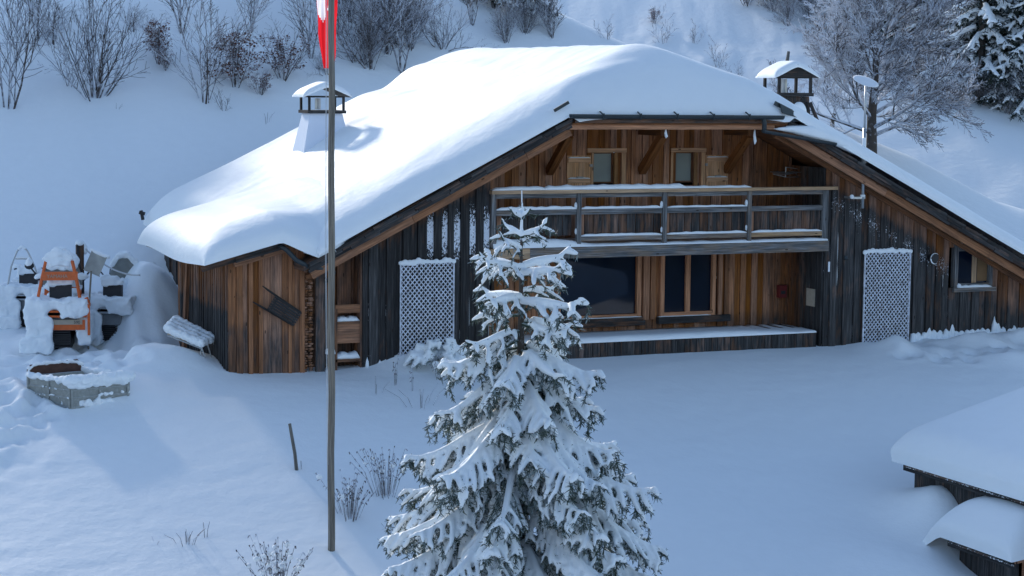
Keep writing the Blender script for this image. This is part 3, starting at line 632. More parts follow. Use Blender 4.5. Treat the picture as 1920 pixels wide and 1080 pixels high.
# little window in the right wall
t = window(8.16, 9.10, 1.22, 2.02, .04, .10, 0, 'glass', depth=.12, wood='timber', col=(.3, 1, .1, 1))
t2 = MB(); t2.box(8.0, 9.26, -.13, -.02, 2.12, 2.21, (.3, 1, .1, 1)); t2.box(8.0, 9.26, -.16, -.02, 1.02, 1.12, (.4, .9, .1, 1)); t2.box(8.64, 8.78, .02, .028, 1.22, 2.0, (.8, -.2, 0, 1)); t2.build('frame', M['timber'], t)
oc = MB(); oc.box(8.80, 9.10, .021, .027, 1.26, 1.98); oc.build('curtain', M['ochre'], t)
ws_ = MB(); snow_strip(ws_, (8.14, -.09, 1.121), (9.14, -.09, 1.121), .13, .06, 12); ws_.ball((8.2, -.06, 1.16), .07, 8, 5); snow_strip(ws_, (8.02, -.08, 2.211), (9.2, -.08, 2.211), .08, .025, 12); ws_.build('sill_snow', M['snow'], t, smooth=True)
# deck
dkm = MB(); dkm.box(-4.32, 4.18, .03, YB+.1, .12, .19, (.4, .8, .1, 1)); x = -4.32
while x < 4.18:
    w = min(rng.uniform(.15, .21), 4.18-x); dkm.box(x, x+w-.012, -.01, .028, -.5, .16, (rng.random(), 1.0, .12, 1)); x += w
dkm.box(-4.32, 4.18, -.02, .03, .165, .19, (.3, 1, .1, 1)); dkm.build('deck', M['wood'], chalet)
xs = np.linspace(-4.33, 4.16, 130); ys = np.array([-.03, -.025, -.01, .02, .07, .15, .3, .5, .65, .8, 1.0, 1.3, 1.57]); X, Y = np.meshgrid(xs, ys)
H = (.028+.075*np.clip((.72-Y)/.25, 0, 1)*np.clip((3.7-X)/1.6, .0, 1)+.012*fbm(X*2, Y*3, 4, 3))*prof(Y+.03, .14); H = np.where((X > 2.2) & (Y > .75), H*np.clip(1-(X-2.2)/1.2*(.6+.6*np.sin(X*19)), .0, 1), H); H = np.maximum(H, .0)
grid_mesh('deck_snow', X, Y, .185+H, M['snow'], chalet, skirt=.02)
streaks.build('wall_snow', M['snow'], chalet, smooth=True)
# snow banked up in points at the foot of the right wall
ft = MB()
for i in range(34):
    x = 6.9+i*.16+rng.uniform(-.03, .03); h = rng.uniform(.02, .10)*(1+3*(rng.random() < .2)); ft.tube([(x, -.05, -.2), (x, -.05, .02+h*.3), (x+rng.uniform(-.01, .01), -.045, .03+h)], [.12, .07, .008], 6)
remeshed(ft, 'wall_foot_snow', M['snow'], .022, chalet, 2); ft = MB()
for i in range(10):
    x = -7.2+i*.29; h = rng.uniform(.03, .14); ft.tube([(x, -.05, -.3), (x, -.05, -.05+h*.3), (x, -.045, -.02+h)], [.07, .04, .006], 6)
remeshed(ft, 'wall_foot_snow', M['snow'], .022, chalet, 2)

# lattices
def lattice(x0, x1, z0, z1, name, pitch=.093):
    mb = MB(); y = -.10
    def clip(px, pz, dx, dz):
        ts = []
        for (a, d, lo, hi) in ((px, dx, x0, x1), (pz, dz, z0, z1)): ts.append(sorted(((lo-a)/d, (hi-a)/d)))
        t0, t1 = max(ts[0][0], ts[1][0]), min(ts[0][1], ts[1][1]); return (t0, t1) if t1-t0 > .05 else None
    c = x0-(z1-z0)*.8
    while c < x1+(z1-z0):
        for (sg, yy) in ((1, y), (-1, y-.014)):
            r = clip(c, z0, .78*sg, .9) if sg > 0 else clip(c+(z1-z0)*0, z0, -.78, .9)
            if r: mb.bar((c+.78*sg*r[0], yy, z0+.9*r[0]), (c+.78*sg*r[1], yy, z0+.9*r[1]), .022, .012, up=(0, 1, 0))
        c += pitch
    mb.box(x0-.012, x0+.012, y-.03, y+.01, z0, z1); mb.box(x1-.012, x1+.012, y-.03, y+.01, z0, z1)
    o = mb.build(name, M['lattice'], chalet)
    s = MB(); n = 12
    for i in range(n+1): x = x0+(x1-x0)*i/n; s.ball((x, y-.01, z1+.0+rng.uniform(-.02, .03)), rng.uniform(.05, .08), 8, 5, sc=(1.1, .7, 1))
    remeshed(s, 'lattice_snow', M['snow'], .02, o, 2); return o
lattice(-6.46, -5.22, -.1, 2.13, 'lattice', .103)
lattice(5.42, 6.72, -.3, 2.08, 'lattice', .103)
# wall lamp, satellite mast
lm = MB(); lm.tube([(7.30, -.05, 1.90), (7.30, -.13, 1.90)], .07, 10); lm.tube([(7.34, -.10, 1.90), (7.36, -.22, 1.87)], [.10, .13], 12); lo = lm.build('wall_lamp', M['black'], chalet, smooth=False)
ls = MB(); ls.tube([(7.37+.13*math.cos(a), -.225, 1.87+.13*math.sin(a)) for a in np.linspace(.3*math.pi, 1.6*math.pi, 12)], [.004, .009, .013, .016, .018, .018, .018, .018, .016, .013, .009, .004], 6); ls.build('lamp_snow', M['snow'], lo, smooth=True)
hs_ = MB(); hs_.tube([(4.9, -.06, 1.98), (4.9, -.09, 1.9)], .05, 8); hs_.build('wall_bell', M['dark_metal'], chalet)
sg_ = MB(); sg_.box(4.42, 4.47, -.065, -.05, 1.62, 1.86); sg_.build('thermometer', M['dish'], chalet)
mast = empty('satellite_dish', (5.08, -.45, 3.15), 0, 'flat white oval satellite dish on a tall steel mast right of the balcony', 'satellite dish')
mb = MB(); mb.tube([(0, 0, 0), (0, 0, 1.9)], .038, 10); mb.tube([(0, 0, 1.9), (0, 0, 2.96)], .028, 8); mb.build('mast', M['steel'], mast, smooth=True)
for z in (.25, 1.0):
    b = MB(); b.bar((-.3, 0, z), (.06, 0, z), .05, .05); b.bar((-.25, .02, z), (-.25, .38, z), .05, .05); b.bar((.0, .02, z), (.0, .4, z), .04, .04); b.build('bracket', M['steel'], mast)
b = MB(); b.ball((-.3, 0, .28), .06, 8, 5); b.ball((0, 0, .3), .07, 8, 5, sc=(1.2, 1, .6)); b.ball((-.16, 0, 1.06), .06, 8, 5, sc=(2.4, 1, .6)); b.tube([(0, 0, 1.05), (.0, 0, 1.3), (0, 0, 1.7)], [.07, .055, .045], 8); remeshed(b, 'mast_snow', M['snow'], .025, mast, 2)
db = MB(); db.ball((0, 0, 0), .34, 28, 7, sc=(1, .72, .035)); o = db.build('dish', M['dish'], mast, smooth=True); o.location = (0, 0, 3.0); o.rotation_euler = (R_(32), R_(12), R_(-10))
# red box and pale board in the recess, rack on the upper wall
rb = MB(); rb.box(-.10, .10, -.16, 0, -.14, .14); rb.box(-.11, .11, -.18, .0, .14, .165)
e_ = empty('red_letterbox', (4.08, YB-.04, 1.0), 0, 'small red metal box on the brown wall in the far right corner over the deck', 'letterbox'); rb.build('body', M['red'], e_); hb = MB(); hb.box(-.06, .06, -.166, -.161, -.05, .03); hb.build('plate', M['dark_metal'], e_)
pbm = MB(); pbm.box(4.255, 4.28, .25, .62, .75, 1.17); o = pbm.build('notice_board', M['card'], None); tag(o, 'pale blank board fixed on the dark side wall right of the red box', 'board')
e_ = empty('drying_rack', (4.0, YB-.3, 3.95), 0, 'thin metal drying rack against the upper wall at the right end of the balcony', 'rack')
r = MB()
for i in range(5): r.tube([(-.42+i*.02, -.06*i, -.02*i), (.32, -.06*i, .0)], .008, 5)
r.tube([(-.35, 0, -.05), (-.1, -.2, -.12), (.25, -.2, -.12), (.3, 0, -.05)], .01, 6); r.tube([(-.05, -.1, -.12), (-.05, -.1, .12)], .018, 6); r.build('bars', M['steel'], e_)
r = MB(); r.bar((-.05, -.1, .12), (.36, -.1, .06), .05, .02); r.build('tray', M['steel'], e_)
# sledge on the shed wall
sled = empty('wooden_sledge', (-9.16, -.16, 1.22), 0, 'dark slatted wooden sledge hung aslant on the orange shed boards', 'sledge')
ca, sa2 = math.cos(R_(-33)), math.sin(R_(-33))
def rot(u, v, y=0): return (u*ca-v*sa2, y, u*sa2+v*ca)
for v in (-.17, .17):
    b = MB(); b.tube([rot(-.62, v*1.15, -.02), rot(-.45, v*1.1, .02), rot(0, v, .03), rot(.42, v*.95, .03)], [.012, .022, .024, .022], 6, (.2, 1.1, .25, 1)); b.build('runner', M['wood'], sled)
b = MB()
for k in range(6): v = -.14+k*.056; b.bar(rot(-.28, v, -.05), rot(.42, v, -.05), .045, .015, (.3, 1.1, .2, 1), up=(0, 1, 0))
for u in (-.2, .1, .36): b.bar(rot(u, -.18, -.025), rot(u, .18, -.025), .04, .02, (.3, 1.1, .1, 1), up=(0, 1, 0))
b.build('slats', M['wood'], sled)

# chimneys (stone stack, posts, little gabled cap)
def chimney(cx, cy, zb, ztop, w0, w1, cap, snow_body=True, face=.0, dx=0):
    z1 = ztop-.95*cap
    b = MB(); h0, h1 = w0/2, w1/2; n = 8; rg = random.Random(int(cx*10))
    for i in range(n):
        f0, f1 = i/n, (i+1)/n; a = h0+(h1-h0)*f0; c = h0+(h1-h0)*f1; z0_, z1_ = zb+(z1-zb)*f0, zb+(z1-zb)*f1; o0, o1 = dx*(1-f0), dx*(1-f1)
        q = [(cx-a+o0, cy-a*.75, z0_), (cx+a+o0, cy-a*.75, z0_), (cx+a+o0, cy+a*.75, z0_), (cx-a+o0, cy+a*.75, z0_), (cx-c+o1, cy-c*.75, z1_), (cx+c+o1, cy-c*.75, z1_), (cx+c+o1, cy+c*.75, z1_), (cx-c+o1, cy+c*.75, z1_)]
        b.add(q, [(0, 1, 5, 4), (1, 2, 6, 5), (2, 3, 7, 6), (3, 0, 4, 7)]+([(4, 5, 6, 7)] if i == n-1 else []), (.5, 1.0, .75 if snow_body else .45, 1))
    st_ = b.build('chimney', M['stone'] if snow_body else M['wood'], chalet)
    fr = MB(); hw, hd = w1/2*1.05, w1/2*.8; t = .07*cap
    fr.box(cx-hw-t, cx+hw+t, cy-hd-t, cy+hd+t, z1+.003, z1+.10*cap, (.3, 1.2, .15, 1)); zc = z1+.50*cap
    for sx in (-1, 1):
        for sy in (-1, 1): fr.box(cx+sx*hw-t/2, cx+sx*hw+t/2, cy+sy*hd-t/2, cy+sy*hd+t/2, z1+.10*cap, zc, (.2, 1.2, .05, 1))
    fr.box(cx-hw-t/2, cx+hw+t/2, cy-hd-t/2, cy-hd+t/2, zc, zc+.05*cap, (.2, 1.2, 0, 1)); fr.box(cx-hw-t/2, cx+hw+t/2, cy+hd-t/2, cy+hd+t/2, zc, zc+.05*cap, (.2, 1.2, 0, 1))
    fr.build('cap_posts', M['wood'], st_)
    flue = MB(); flue.tube([(cx-.12, cy, z1+.1), (cx-.12, cy, zc-.02)], .09*cap, 10); flue.build('flue', M['steel'], st_)
    RW, RD = hw*1.38, hd*1.35; rh = .34*cap; rr = MB()
    for sx in (-1, 1): rr.prism([(cx, cy-RD, zc+rh), (cx+sx*RW, cy-RD, zc+.02), (cx+sx*RW, cy+RD, zc+.02), (cx, cy+RD, zc+rh)], (0, 0, .05), (.2, 1.2, 0, 1))
    rr.prism([(cx-RW*.8, cy-RD*.9, zc+.04), (cx+RW*.8, cy-RD*.9, zc+.04), (cx, cy-RD*.9, zc+rh-.02)], (0, .03, 0), (.15, 1.0, 0, 1)) if not snow_body else None
    rr.build('cap_roof', M['wood'], st_)
    xs = np.linspace(-RW*1.03, RW*1.03, 41); ys = np.linspace(-RD*1.04, RD*1.04, 21); X, Y = np.meshgrid(xs, ys)
    zz = zc+.055+rh*(1-np.sqrt((X/RW)**2+.02))+.14*cap*prof(RW*1.03-np.abs(X), .22)*prof(RD*1.04-np.abs(Y), .2)
    grid_mesh('cap_snow', cx+X, cy+Y, zz, M['snow'], st_, skirt=.04); return st_
chimney(-5.6, 8.0, 3.4, 5.98, 1.65, .86, .80, True)
c2 = chimney(6.62, 5.6, 2.8, 6.66, 1.0, .92, .95, False, dx=.25)
b = MB()
for x in (6.0, 6.3, 6.95): b.bar((x, 5.15, 5.62), (x+.1, 5.0, 3.2), .06, .06, (.2, 1.2, .1, 1))
b.bar((7.05, 5.15, 5.6), (7.6, 5.0, 4.3), .07, .08, (.5, 1.2, .3, 1)); b.build('brace', M['wood'], c2)
b = MB(); b.ball((6.62, 5.0, 5.3), .3, 12, 8, sc=(.8, .5, 1.1)); b.ball((6.62, 4.98, 4.8), .28, 12, 8, sc=(.8, .5, 1.3)); b.ball((5.9, 5.3, 5.45), .25, 12, 8, sc=(1.2, .8, .9)); b.ball((6.1, 5.2, 5.1), .25, 12, 8, sc=(1.2, .8, 1)); remeshed(b, 'drift', M['snow'], .04, c2, 3)

# antenna stub and small things on the shed's far eave
b = MB(); b.tube([(-9.25, 12.2, 2.3), (-9.3, 12.2, 2.55)], .05, 6); b.bar((-9.35, 12.2, 2.5), (-9.2, 12.2, 2.46), .06, .09); b.build('gutter_end', M['black'], chalet)

# ------------------------------------------------------------------ plants
def rdir(d, ang, rg):
    d = nrm(d); r = nrm(np.cross(d, nrm([rg.gauss(0, 1), rg.gauss(0, 1), rg.gauss(0, 1)]))); return nrm(d*math.cos(ang)+r*math.sin(ang))
def grow(mb, p, d, L, r, lev, rg, o):
    """a bare limb with side twigs, bending upward"""
    n = 4 if lev > 1 else 3; pts = [V(*p)]; rs = [r]; dd = nrm(d); ds = [dd]
    for i in range(n):
        dd = nrm(dd+V(0, 0, o['up'])+V(rg.gauss(0, 1), rg.gauss(0, 1), rg.gauss(0, 1))*o['wig']); pts.append(pts[-1]+dd*L/n); rs.append(max(o['rmin'], r*(1-.75*(i+1)/n))); ds.append(dd)
    mb.tube(pts, rs, 5 if r > .03 else 3, cap=False)
    if 'tips' in o and lev < 2: o['tips'] += [pts[-1], pts[-2]]
    if lev <= 0: return
    k = o['kids'][lev]
    for j in range(k):
        f = o['from']+(1-o['from'])*(j+rg.random())/k; i = min(int(f*n), n-1); q = pts[i]+(pts[i+1]-pts[i])*(f*n-i)
        grow(mb, q, rdir(ds[i], R_(rg.uniform(*o['ang'])), rg), L*rg.uniform(*o['len'])*(1.15-.5*f), max(o['rmin'], r*.5*(1-.5*f)), lev-1, rg, o)
def shrub_mesh(seed, H, stems, spread, kids, leaves=0, rmin=.0062, base_r=.03, wig=.08):
    rg = random.Random(seed); mb = MB(); o = dict(up=.10, wig=wig, rmin=rmin, kids=[0]+kids, ang=(22, 50), len=(.3, .5)); o['from'] = .15; o['tips'] = []
    for k in range(stems):
        a = rg.random()*6.28; e = R_(90-abs(rg.gauss(0, spread))); d = V(math.cos(a)*math.cos(e), math.sin(a)*math.cos(e), math.sin(e)); rr = .12*H*.3*rg.random()
        grow(mb, (rr*math.cos(a), rr*math.sin(a), -.25), d, (H+.2)*rg.uniform(.6, 1), base_r*rg.uniform(.6, 1.1), len(kids), rg, o)
    lf = MB()
    low = [p for p in o['tips'] if .15 < p[2] < H*.72 and abs(p[0])+abs(p[1]) < H*.5]
    for k in range(leaves):
        c = rg.choice(low); n_ = 5
        if rg.random() < .5 and (math.sin(c[0]*5+seed)+math.sin(c[2]*4)) < -.2: continue
        for j in range(n_):
            d1 = nrm([rg.gauss(0, 1), rg.gauss(0, 1), rg.gauss(0, .5)]); d2 = nrm(np.cross(d1, [rg.gauss(0, 1), rg.gauss(0, 1), 1])); s_ = rg.uniform(.035, .07); cc = c+V(rg.gauss(0, .09), rg.gauss(0, .09), rg.gauss(0, .05)); lf.add([cc-d1*s_, cc+d2*s_*.6, cc+d1*s_, cc-d2*s_*.6], [(0, 1, 2, 3)])
    return mb, lf
SHR = {}
def shrub_proto(kind, **k):
    mb, lf = shrub_mesh(**k); a = mb.build('branches', M['twig'], None); b = lf.build('leaves', M['brown_leaf'], None) if lf.v else None
    SHR[kind] = (a.data, b.data if b else None); bpy.data.objects.remove(a); b and bpy.data.objects.remove(b)
def put_shrub(kind, px, py, scale, label, name='bare_shrub', cat='shrub', group='bare shrubs on the snowy slope', rz=None, loc=None):
    P = hit(px, py) if loc is None else loc; a, b = SHR[kind]
    if rz is None: rz = random.Random(px*7+py).random()*6.28
    e = empty(name, tuple(P), rz, label, cat, group); e.scale = (scale*1.06, scale*.97, scale*(.9+.25*((px*13) % 7)/7))
    for n_, d in (('branches', a), ('leaves', b)):
        if d: c = bpy.data.objects.new(n_, d); COL.objects.link(c); c.parent = e
    return e
shrub_proto('fan', seed=1, H=3.0, stems=16, spread=26, kids=[4, 9])
shrub_proto('fan2', seed=5, H=3.0, stems=10, spread=18, kids=[5, 9])
shrub_proto('tall', seed=2, H=3.4, stems=4, spread=8, kids=[5, 11], base_r=.04)
shrub_proto('thicket', seed=3, H=3.0, stems=16, spread=24, kids=[6, 11])
shrub_proto('leafy', seed=4, H=2.4, stems=8, spread=22, kids=[4, 7], leaves=330)
shrub_proto('sparse', seed=6, H=1.4, stems=6, spread=30, kids=[3, 4], base_r=.02)
shrub_proto('wild', seed=8, H=2.6, stems=12, spread=36, kids=[5, 8], wig=.16); shrub_proto('leafy2', seed=11, H=2.6, stems=10, spread=26, kids=[5, 7], leaves=420, wig=.12); shrub_proto('slim', seed=15, H=3.4, stems=6, spread=12, kids=[6, 9], wig=.06)
L_ = [  # kind, px, py, scale, label
 ('slim', 15, 200, 1.5, 'tall bare shrub cut by the left edge of the photo'),
 ('tall', 72, 75, .9, 'thin leaning bare stem near the top left corner'),
 ('wild', 98, 82, .8, 'small frosted shrub behind the wide fan-shaped shrub at top left'),
 ('fan', 178, 183, 1.15, 'wide fan-shaped frosted shrub standing alone at upper left'),
 ('leafy', 298, 118, .75, 'small beech shrub with brown leaves left of the paired bare stems'),
 ('slim', 385, 190, 1.2, 'bare shrub with two dark upright stems before the brown-leaved beech'),
 ('leafy2', 440, 162, .95, 'bushy beech shrub with brown snowy leaves, lowest of the leafy ones'),
 ('leafy', 488, 178, .4, 'low dark brown leafy clump at the foot of the bushy beech shrub'),
 ('leafy2', 530, 148, .75, 'leafy frosted shrub left of the flag with thin stems above it'),
 ('tall', 582, 108, .8, 'thin bare sapling just left of the red flag'),
 ('leafy', 312, 132, .35, 'tiny leafy tuft under the small brown beech shrub'),
 ('tall', 340, 60, .9, 'bare sapling above the brown beech shrub at the top edge'),
 ('sparse', 130, 160, .8, 'low twigs at the left foot of the wide fan-shaped shrub'), ('wild', 250, 60, .45, 'small tangled shrub above the brown beech at top left'), ('sparse', 420, 205, .6, 'few low twigs under the bushy brown beech shrub'), ('slim', 470, 60, .7, 'slim bare shrub above the leafy shrubs at the top edge'), ('wild', 612, 140, .4, 'low tangled shrub behind the flagpole under the flag'),
 ('tall', 636, 62, 1.0, 'dark stem rising right of the red flag'),
 ('wild', 668, 118, .85, 'dense frosted shrub right of the red flag'),
 ('thicket', 695, 128, .8, 'dense dark shrub touching the roof line at the left of the thicket'),
 ('thicket', 725, 100, .8, 'frosted shrub in the middle of the thicket behind the roof'),
 ('tall', 752, 135, 1.0, 'two slim dark stems standing close behind the snowy roof edge'),
 ('thicket', 770, 92, .85, 'broad frosted shrub on the right of the thicket behind the roof'),
 ('tall', 710, 60, 1.1, 'tall bare sapling in the upper part of the thicket'),
 ('wild', 790, 55, .8, 'frosted shrub higher up behind the thicket'),
 ('wild', 830, 90, .7, 'arching frosted shrub at the right end of the thicket'),
 ('thicket', 655, 40, .8, 'frosted shrub at the top edge right of the flag'),
 ('wild', 740, 30, .8, 'frosted shrub at the top edge above the thicket'),
 ('tall', 885, 46, .7, 'small group of dark stems below the dark evergreen bush'),
 ('fan', 950, 80, .6, 'low bare shrub just behind the roof crest, left of the stump'),
 ('fan2', 1035, 70, .75, 'bare shrub with upright twigs at the roof crest beside a stump'),
 ('fan', 985, 62, .55, 'low dark twiggy shrub under the evergreens at top centre'),
 ('sparse', 1140, 74, .7, 'few dark twigs sticking up behind the roof crest'),
 ('sparse', 1245, 82, 1.1, 'thin forked shrub behind the right side of the roof crest'),
 ('sparse', 1345, 125, .9, 'frosted low shrub halfway down the ridge line'),
 ('leafy', 1228, 45, .42, 'small frosted bush on the ridge line above the roof crest'),
 ('sparse', 1300, 80, .8, 'small twiggy bush on the ridge line right of the frosted bush'),
 ('sparse', 1385, 150, .8, 'lowest twiggy bush on the ridge line toward the chimney'),
 ('thicket', 1520, 45, .75, 'frosted thicket shrub at the upper right left of the large bare tree'),
 ('wild', 1400, 10, .8, 'tangled shrub at the top edge, first right of the open slope'), ('thicket', 1478, 48, .6, 'small frosted thicket above and right of the right chimney'), ('wild', 1545, 82, .8, 'tangled shrub at the left side of the large bare tree crown'),
 ('thicket', 1450, 22, .7, 'dark frosted shrub at the top edge above the right chimney'),
 ('wild', 1840, 195, .8, 'frosted shrub at the forest edge right of the large bare tree'),
 ('thicket', 1890, 212, .8, 'frosted shrub at the forest edge by the right border'),
 ('thicket', 1790, 168, .7, 'frosted shrub under the dark spruces behind the bare tree'),
 ('fan', 1580, 70, .9, 'frosted shrub hidden behind the crown of the large bare tree')]
for k_, px, py, sc, lb in L_: put_shrub(k_, px, py, sc, lb)
# the large bare tree
def big_tree():
    P = hit(1632, 302, 72); e = empty('bare_tree', tuple(P), 0, 'large frosted bare deciduous tree with a wide crown behind the right roof slope', 'tree'); rg = random.Random(12); tk = MB(); mb = MB()
    tk.tube([(0, 0, -.6), (.03, 0, .6), (0, 0, 1.6), (.1, 0, 3), (.2, .1, 5.2), (.25, 0, 7.5)], [.26, .2, .17, .13, .08, .03], 9)
    o = dict(up=.05, wig=.09, rmin=.011, kids=[0, 8, 9, 12], ang=(20, 48), len=(.36, .54)); o['from'] = .12
    for k in range(30):
        z = .9+5.6*(k/30)**1.1; a = k*2.4+rg.uniform(-.3, .3); el = R_(18+54*(k/30)+rg.uniform(-6, 6)); L = 4.2*(1-.25*(k/30))*rg.uniform(.8, 1.08); d = V(math.cos(a)*math.cos(el), math.sin(a)*math.cos(el), math.sin(el))
        grow(mb, (.02*z, 0, z), d, L,   .085*(1-.5*k/30), 3, rg, o)
    tk.build('trunk', M['bark'], e, smooth=True); M['hoar'] = frosted('hoar_frost_twig', (.06, .052, .05), -.75, .15, .88, 4); mb.build('crown', M['hoar'], e)
big_tree()

def spruce_parts(H, R, seed, voxel, whorl=.40, detail=1.0, lat=.11, snow_r=.05, needle=.075, nw=.010, dens=60, far=False, cut=0):
    """snow-laden spruce: trunk, needle foliage, snow lying on the boughs"""
    rg = random.Random(seed); tr, fo, sn = MB(), MB(), MB()
    tr.tube([(0, 0, -.5), (0, 0, H*.3), (.01, 0, H*.7), (0, 0, H*.93), (0, 0, H)], [.016*H+.02, .012*H+.02, .006*H+.01, .012, .006], 7)
    def needles(p, q, r, n):
        p, q = V(*p), V(*q); ax = nrm(q-p)
        for k in range(int(n)):
            f = rg.random(); c = p+(q-p)*f; d = nrm(V(rg.gauss(0, 1), rg.gauss(0, 1), rg.gauss(-.25, 1))+ax*.9); s_ = nrm(np.cross(d, [rg.gauss(0, 1), rg.gauss(0, 1), rg.gauss(0, 1)]))*nw; l = r*rg.uniform(.6, 1.2)
            fo.add([c-s_, c+s_, c+d*l+s_*.3, c+d*l-s_*.3], [(0, 1, 2, 3)])
    z = H-.42*(1 if not far else 1.4); w = 0
    while z > cut:
        f = (H-z)/H; nb = 3 if w == 0 else (4 if w < 5 else (rg.choice([6, 7, 8]) if not far else 6)) ; a0 = rg.random()*6.28
        for j in range(nb):
            a = a0+6.283*j/nb+rg.uniform(-.25, .25); zz = z+rg.uniform(-.13, .13)*(whorl/.4) if w else z
            L = R(H-zz)*rg.uniform(.78, 1.08); el0 = R_(48-75*min(1, f*2.6)) if f < .4 else R_(0-rg.uniform(0, 13)); n = max(4, int(L/.22)); out = V(math.cos(a), math.sin(a), 0)
            pts = [V(0, 0, zz)]; droop = R_(8+17*min(1, f*2)); 
            for i in range(n):
                g_ = (i+1)/n; el = el0-droop*math.sin(math.pi*min(1, g_*1.1)*.8)+R_(26)*max(0, g_-.7)/.3*(.4+.6*(f < .5)); pts.append(pts[-1]+(out*math.cos(el)+V(0, 0, math.sin(el)))*L/n)
            fo.tube(pts, [.022*(1-.7*i/n)+.004 for i in range(n+1)], 4)
            side = V(-math.sin(a), math.cos(a), 0); heavy = rg.uniform(.75, 1.2)
            sr = [snow_r*heavy*(.75+.5*math.sin(math.pi*min(1, .15+i/n*.9)))*(.62 if i >= n-1 else 1)*(.6+.4*min(1, f*5)) for i in range(n+1)]
            gap = rg.random() < .12
            sn.tube([p+V(0, 0, .022+.3*sr[i]) for i, p in enumerate(pts)][(1 if f > .2 else 0):], sr[(1 if f > .2 else 0):], 7)
            for i in range(n): needles(pts[i], pts[i+1], needle, dens*.6*L/n*detail)
            la = lat*(1.5 if f < .28 and not far else 1); m = int(L/la); 
            for q_ in range(1, m+1):
                g_ = q_/(m+.6); 
                if g_ < .12 and f > .25: continue
                i = min(int(g_*n), n-1); b = pts[i]+(pts[i+1]-pts[i])*(g_*n-i); sg = 1 if q_ % 2 else -1
                l = (.10+.46*L*min(1, .3+g_*1.3)*(1-g_)**.75)*rg.uniform(.75, 1.15); l = min(l, .52*(1 if not far else 2.2)); th_ = R_(rg.uniform(42, 64)); dn = -(.12+.55*min(1, l/.4))*min(1, .35+f*2.2)
                d = nrm(out*math.cos(th_)+side*sg*math.sin(th_)+V(0, 0, dn*rg.uniform(.5, 1.2))); k = max(2, int(l/.09)); pp = [b]
                for t_ in range(k): d = nrm(d+V(0, 0, -.16*min(1, .4+f*2))+out*.05); pp.append(pp[-1]+d*l/k)
                fo.tube(pp, [.008]*len(pp), 3, cap=False)
                for t_ in range(k): needles(pp[t_]+V(0, 0, -.01), pp[t_+1]+V(0, 0, -.02), needle, dens*l/k*detail)
                if gap and rg.random() < .6: continue
                r_ = snow_r*rg.uniform(.62, .95)*heavy*(.65+.35*min(1, f*5))
                sn.tube([p+V(0, 0, .015+.25*r_) for p in pp], [r_*1.15]+[r_*(1.05-.15*t_/k) for t_ in range(1, k)]+[r_*.55], 6)
                if l > .22 and not far:          # fingers
                    for t_ in range(1, k):
                        if rg.random() < .75:
                            s2 = rg.choice((-1, 1)); fd = nrm(d*.7+np.cross(d, V(0, 0, 1))*s2*.75+V(0, 0, -.45)); fl = rg.uniform(.09, .2); q0 = pp[t_]; q1 = q0+fd*fl; q2 = q1+nrm(fd+V(0, 0, -.5))*fl*.4
                            fo.tube([q0, q1, q2], [.006]*3, 3, cap=False); needles(q0, q1, needle*.9, dens*fl*detail); needles(q1, q2, needle*.9, dens*fl*.5*detail)
                            sn.tube([q0+V(0, 0, .02), q1+V(0, 0, .02), q2+V(0, 0, .01)], [r_*.8, r_*.8, r_*.42], 5)
                if not far and rg.random() < .8 and f > .15:   # hanging twigs under the bough
                    h0 = pp[rg.randrange(len(pp))]; h1 = h0+V(rg.gauss(0, .04), rg.gauss(0, .04), -rg.uniform(.1, .28)); fo.tube([h0, h1], [.006, .004], 3, cap=False); needles(h0, h1, needle, dens*.32*detail)
        w += 1; z -= whorl*rg.uniform(.8, 1.1)*(1 if w > 5 or far else 1.12)
    # leader with a thin coat of snow
    if not far: sn.tube([(0, 0, H-.6), (.004, 0, H-.3), (0, 0, H+.01)], [.028, .024, .016], 6)
    return tr, fo, sn
def hero():
    P = at(969, 1262, 29.2); P[2] = float(terrain(P[0], P[1])); top = at(968, 350, 29.2)[2]; H = float(top-P[2])
    e = empty('spruce_tree', tuple(P), 0, 'young spruce loaded with snow standing in front of the chalet', 'spruce')
    R = lambda d: np.interp(d, [0, .5, 1.0, 1.8, 2.6, 3.6, 4.6, 5.6, 7, 9], [.05, .30, .92, .98, 1.5, 2.25, 2.45, 2.55, 2.7, 2.9])
    tr, fo, sn = spruce_parts(H, R, 21, .02, whorl=.36, cut=.5, snow_r=.055, lat=.088, needle=.085, dens=85)
    tr.build('trunk', M['bark'], e, smooth=True); fo.build('foliage', M['needles'], e); remeshed(sn, 'bough_snow', M['bough_snow'], .021, e, 2)
hero()
FAR = []
for sd_, H in ((31, 9.0), (32, 10.5)):
    R = lambda d: .25+.30*d
    tr, fo, sn = spruce_parts(H, R, sd_, .07, whorl=.62, detail=.55, lat=.24, snow_r=.085, needle=.24, nw=.028, dens=55, far=True, cut=.8)
    a = tr.build('trunk', M['bark']); b = fo.build('foliage', M['far_needles']); c = remeshed(sn, 'bough_snow', M['bough_snow'], .075, None, 1); FAR.append([x.data for x in (a, b, c)])
    for x in (a, b, c): bpy.data.objects.remove(x)
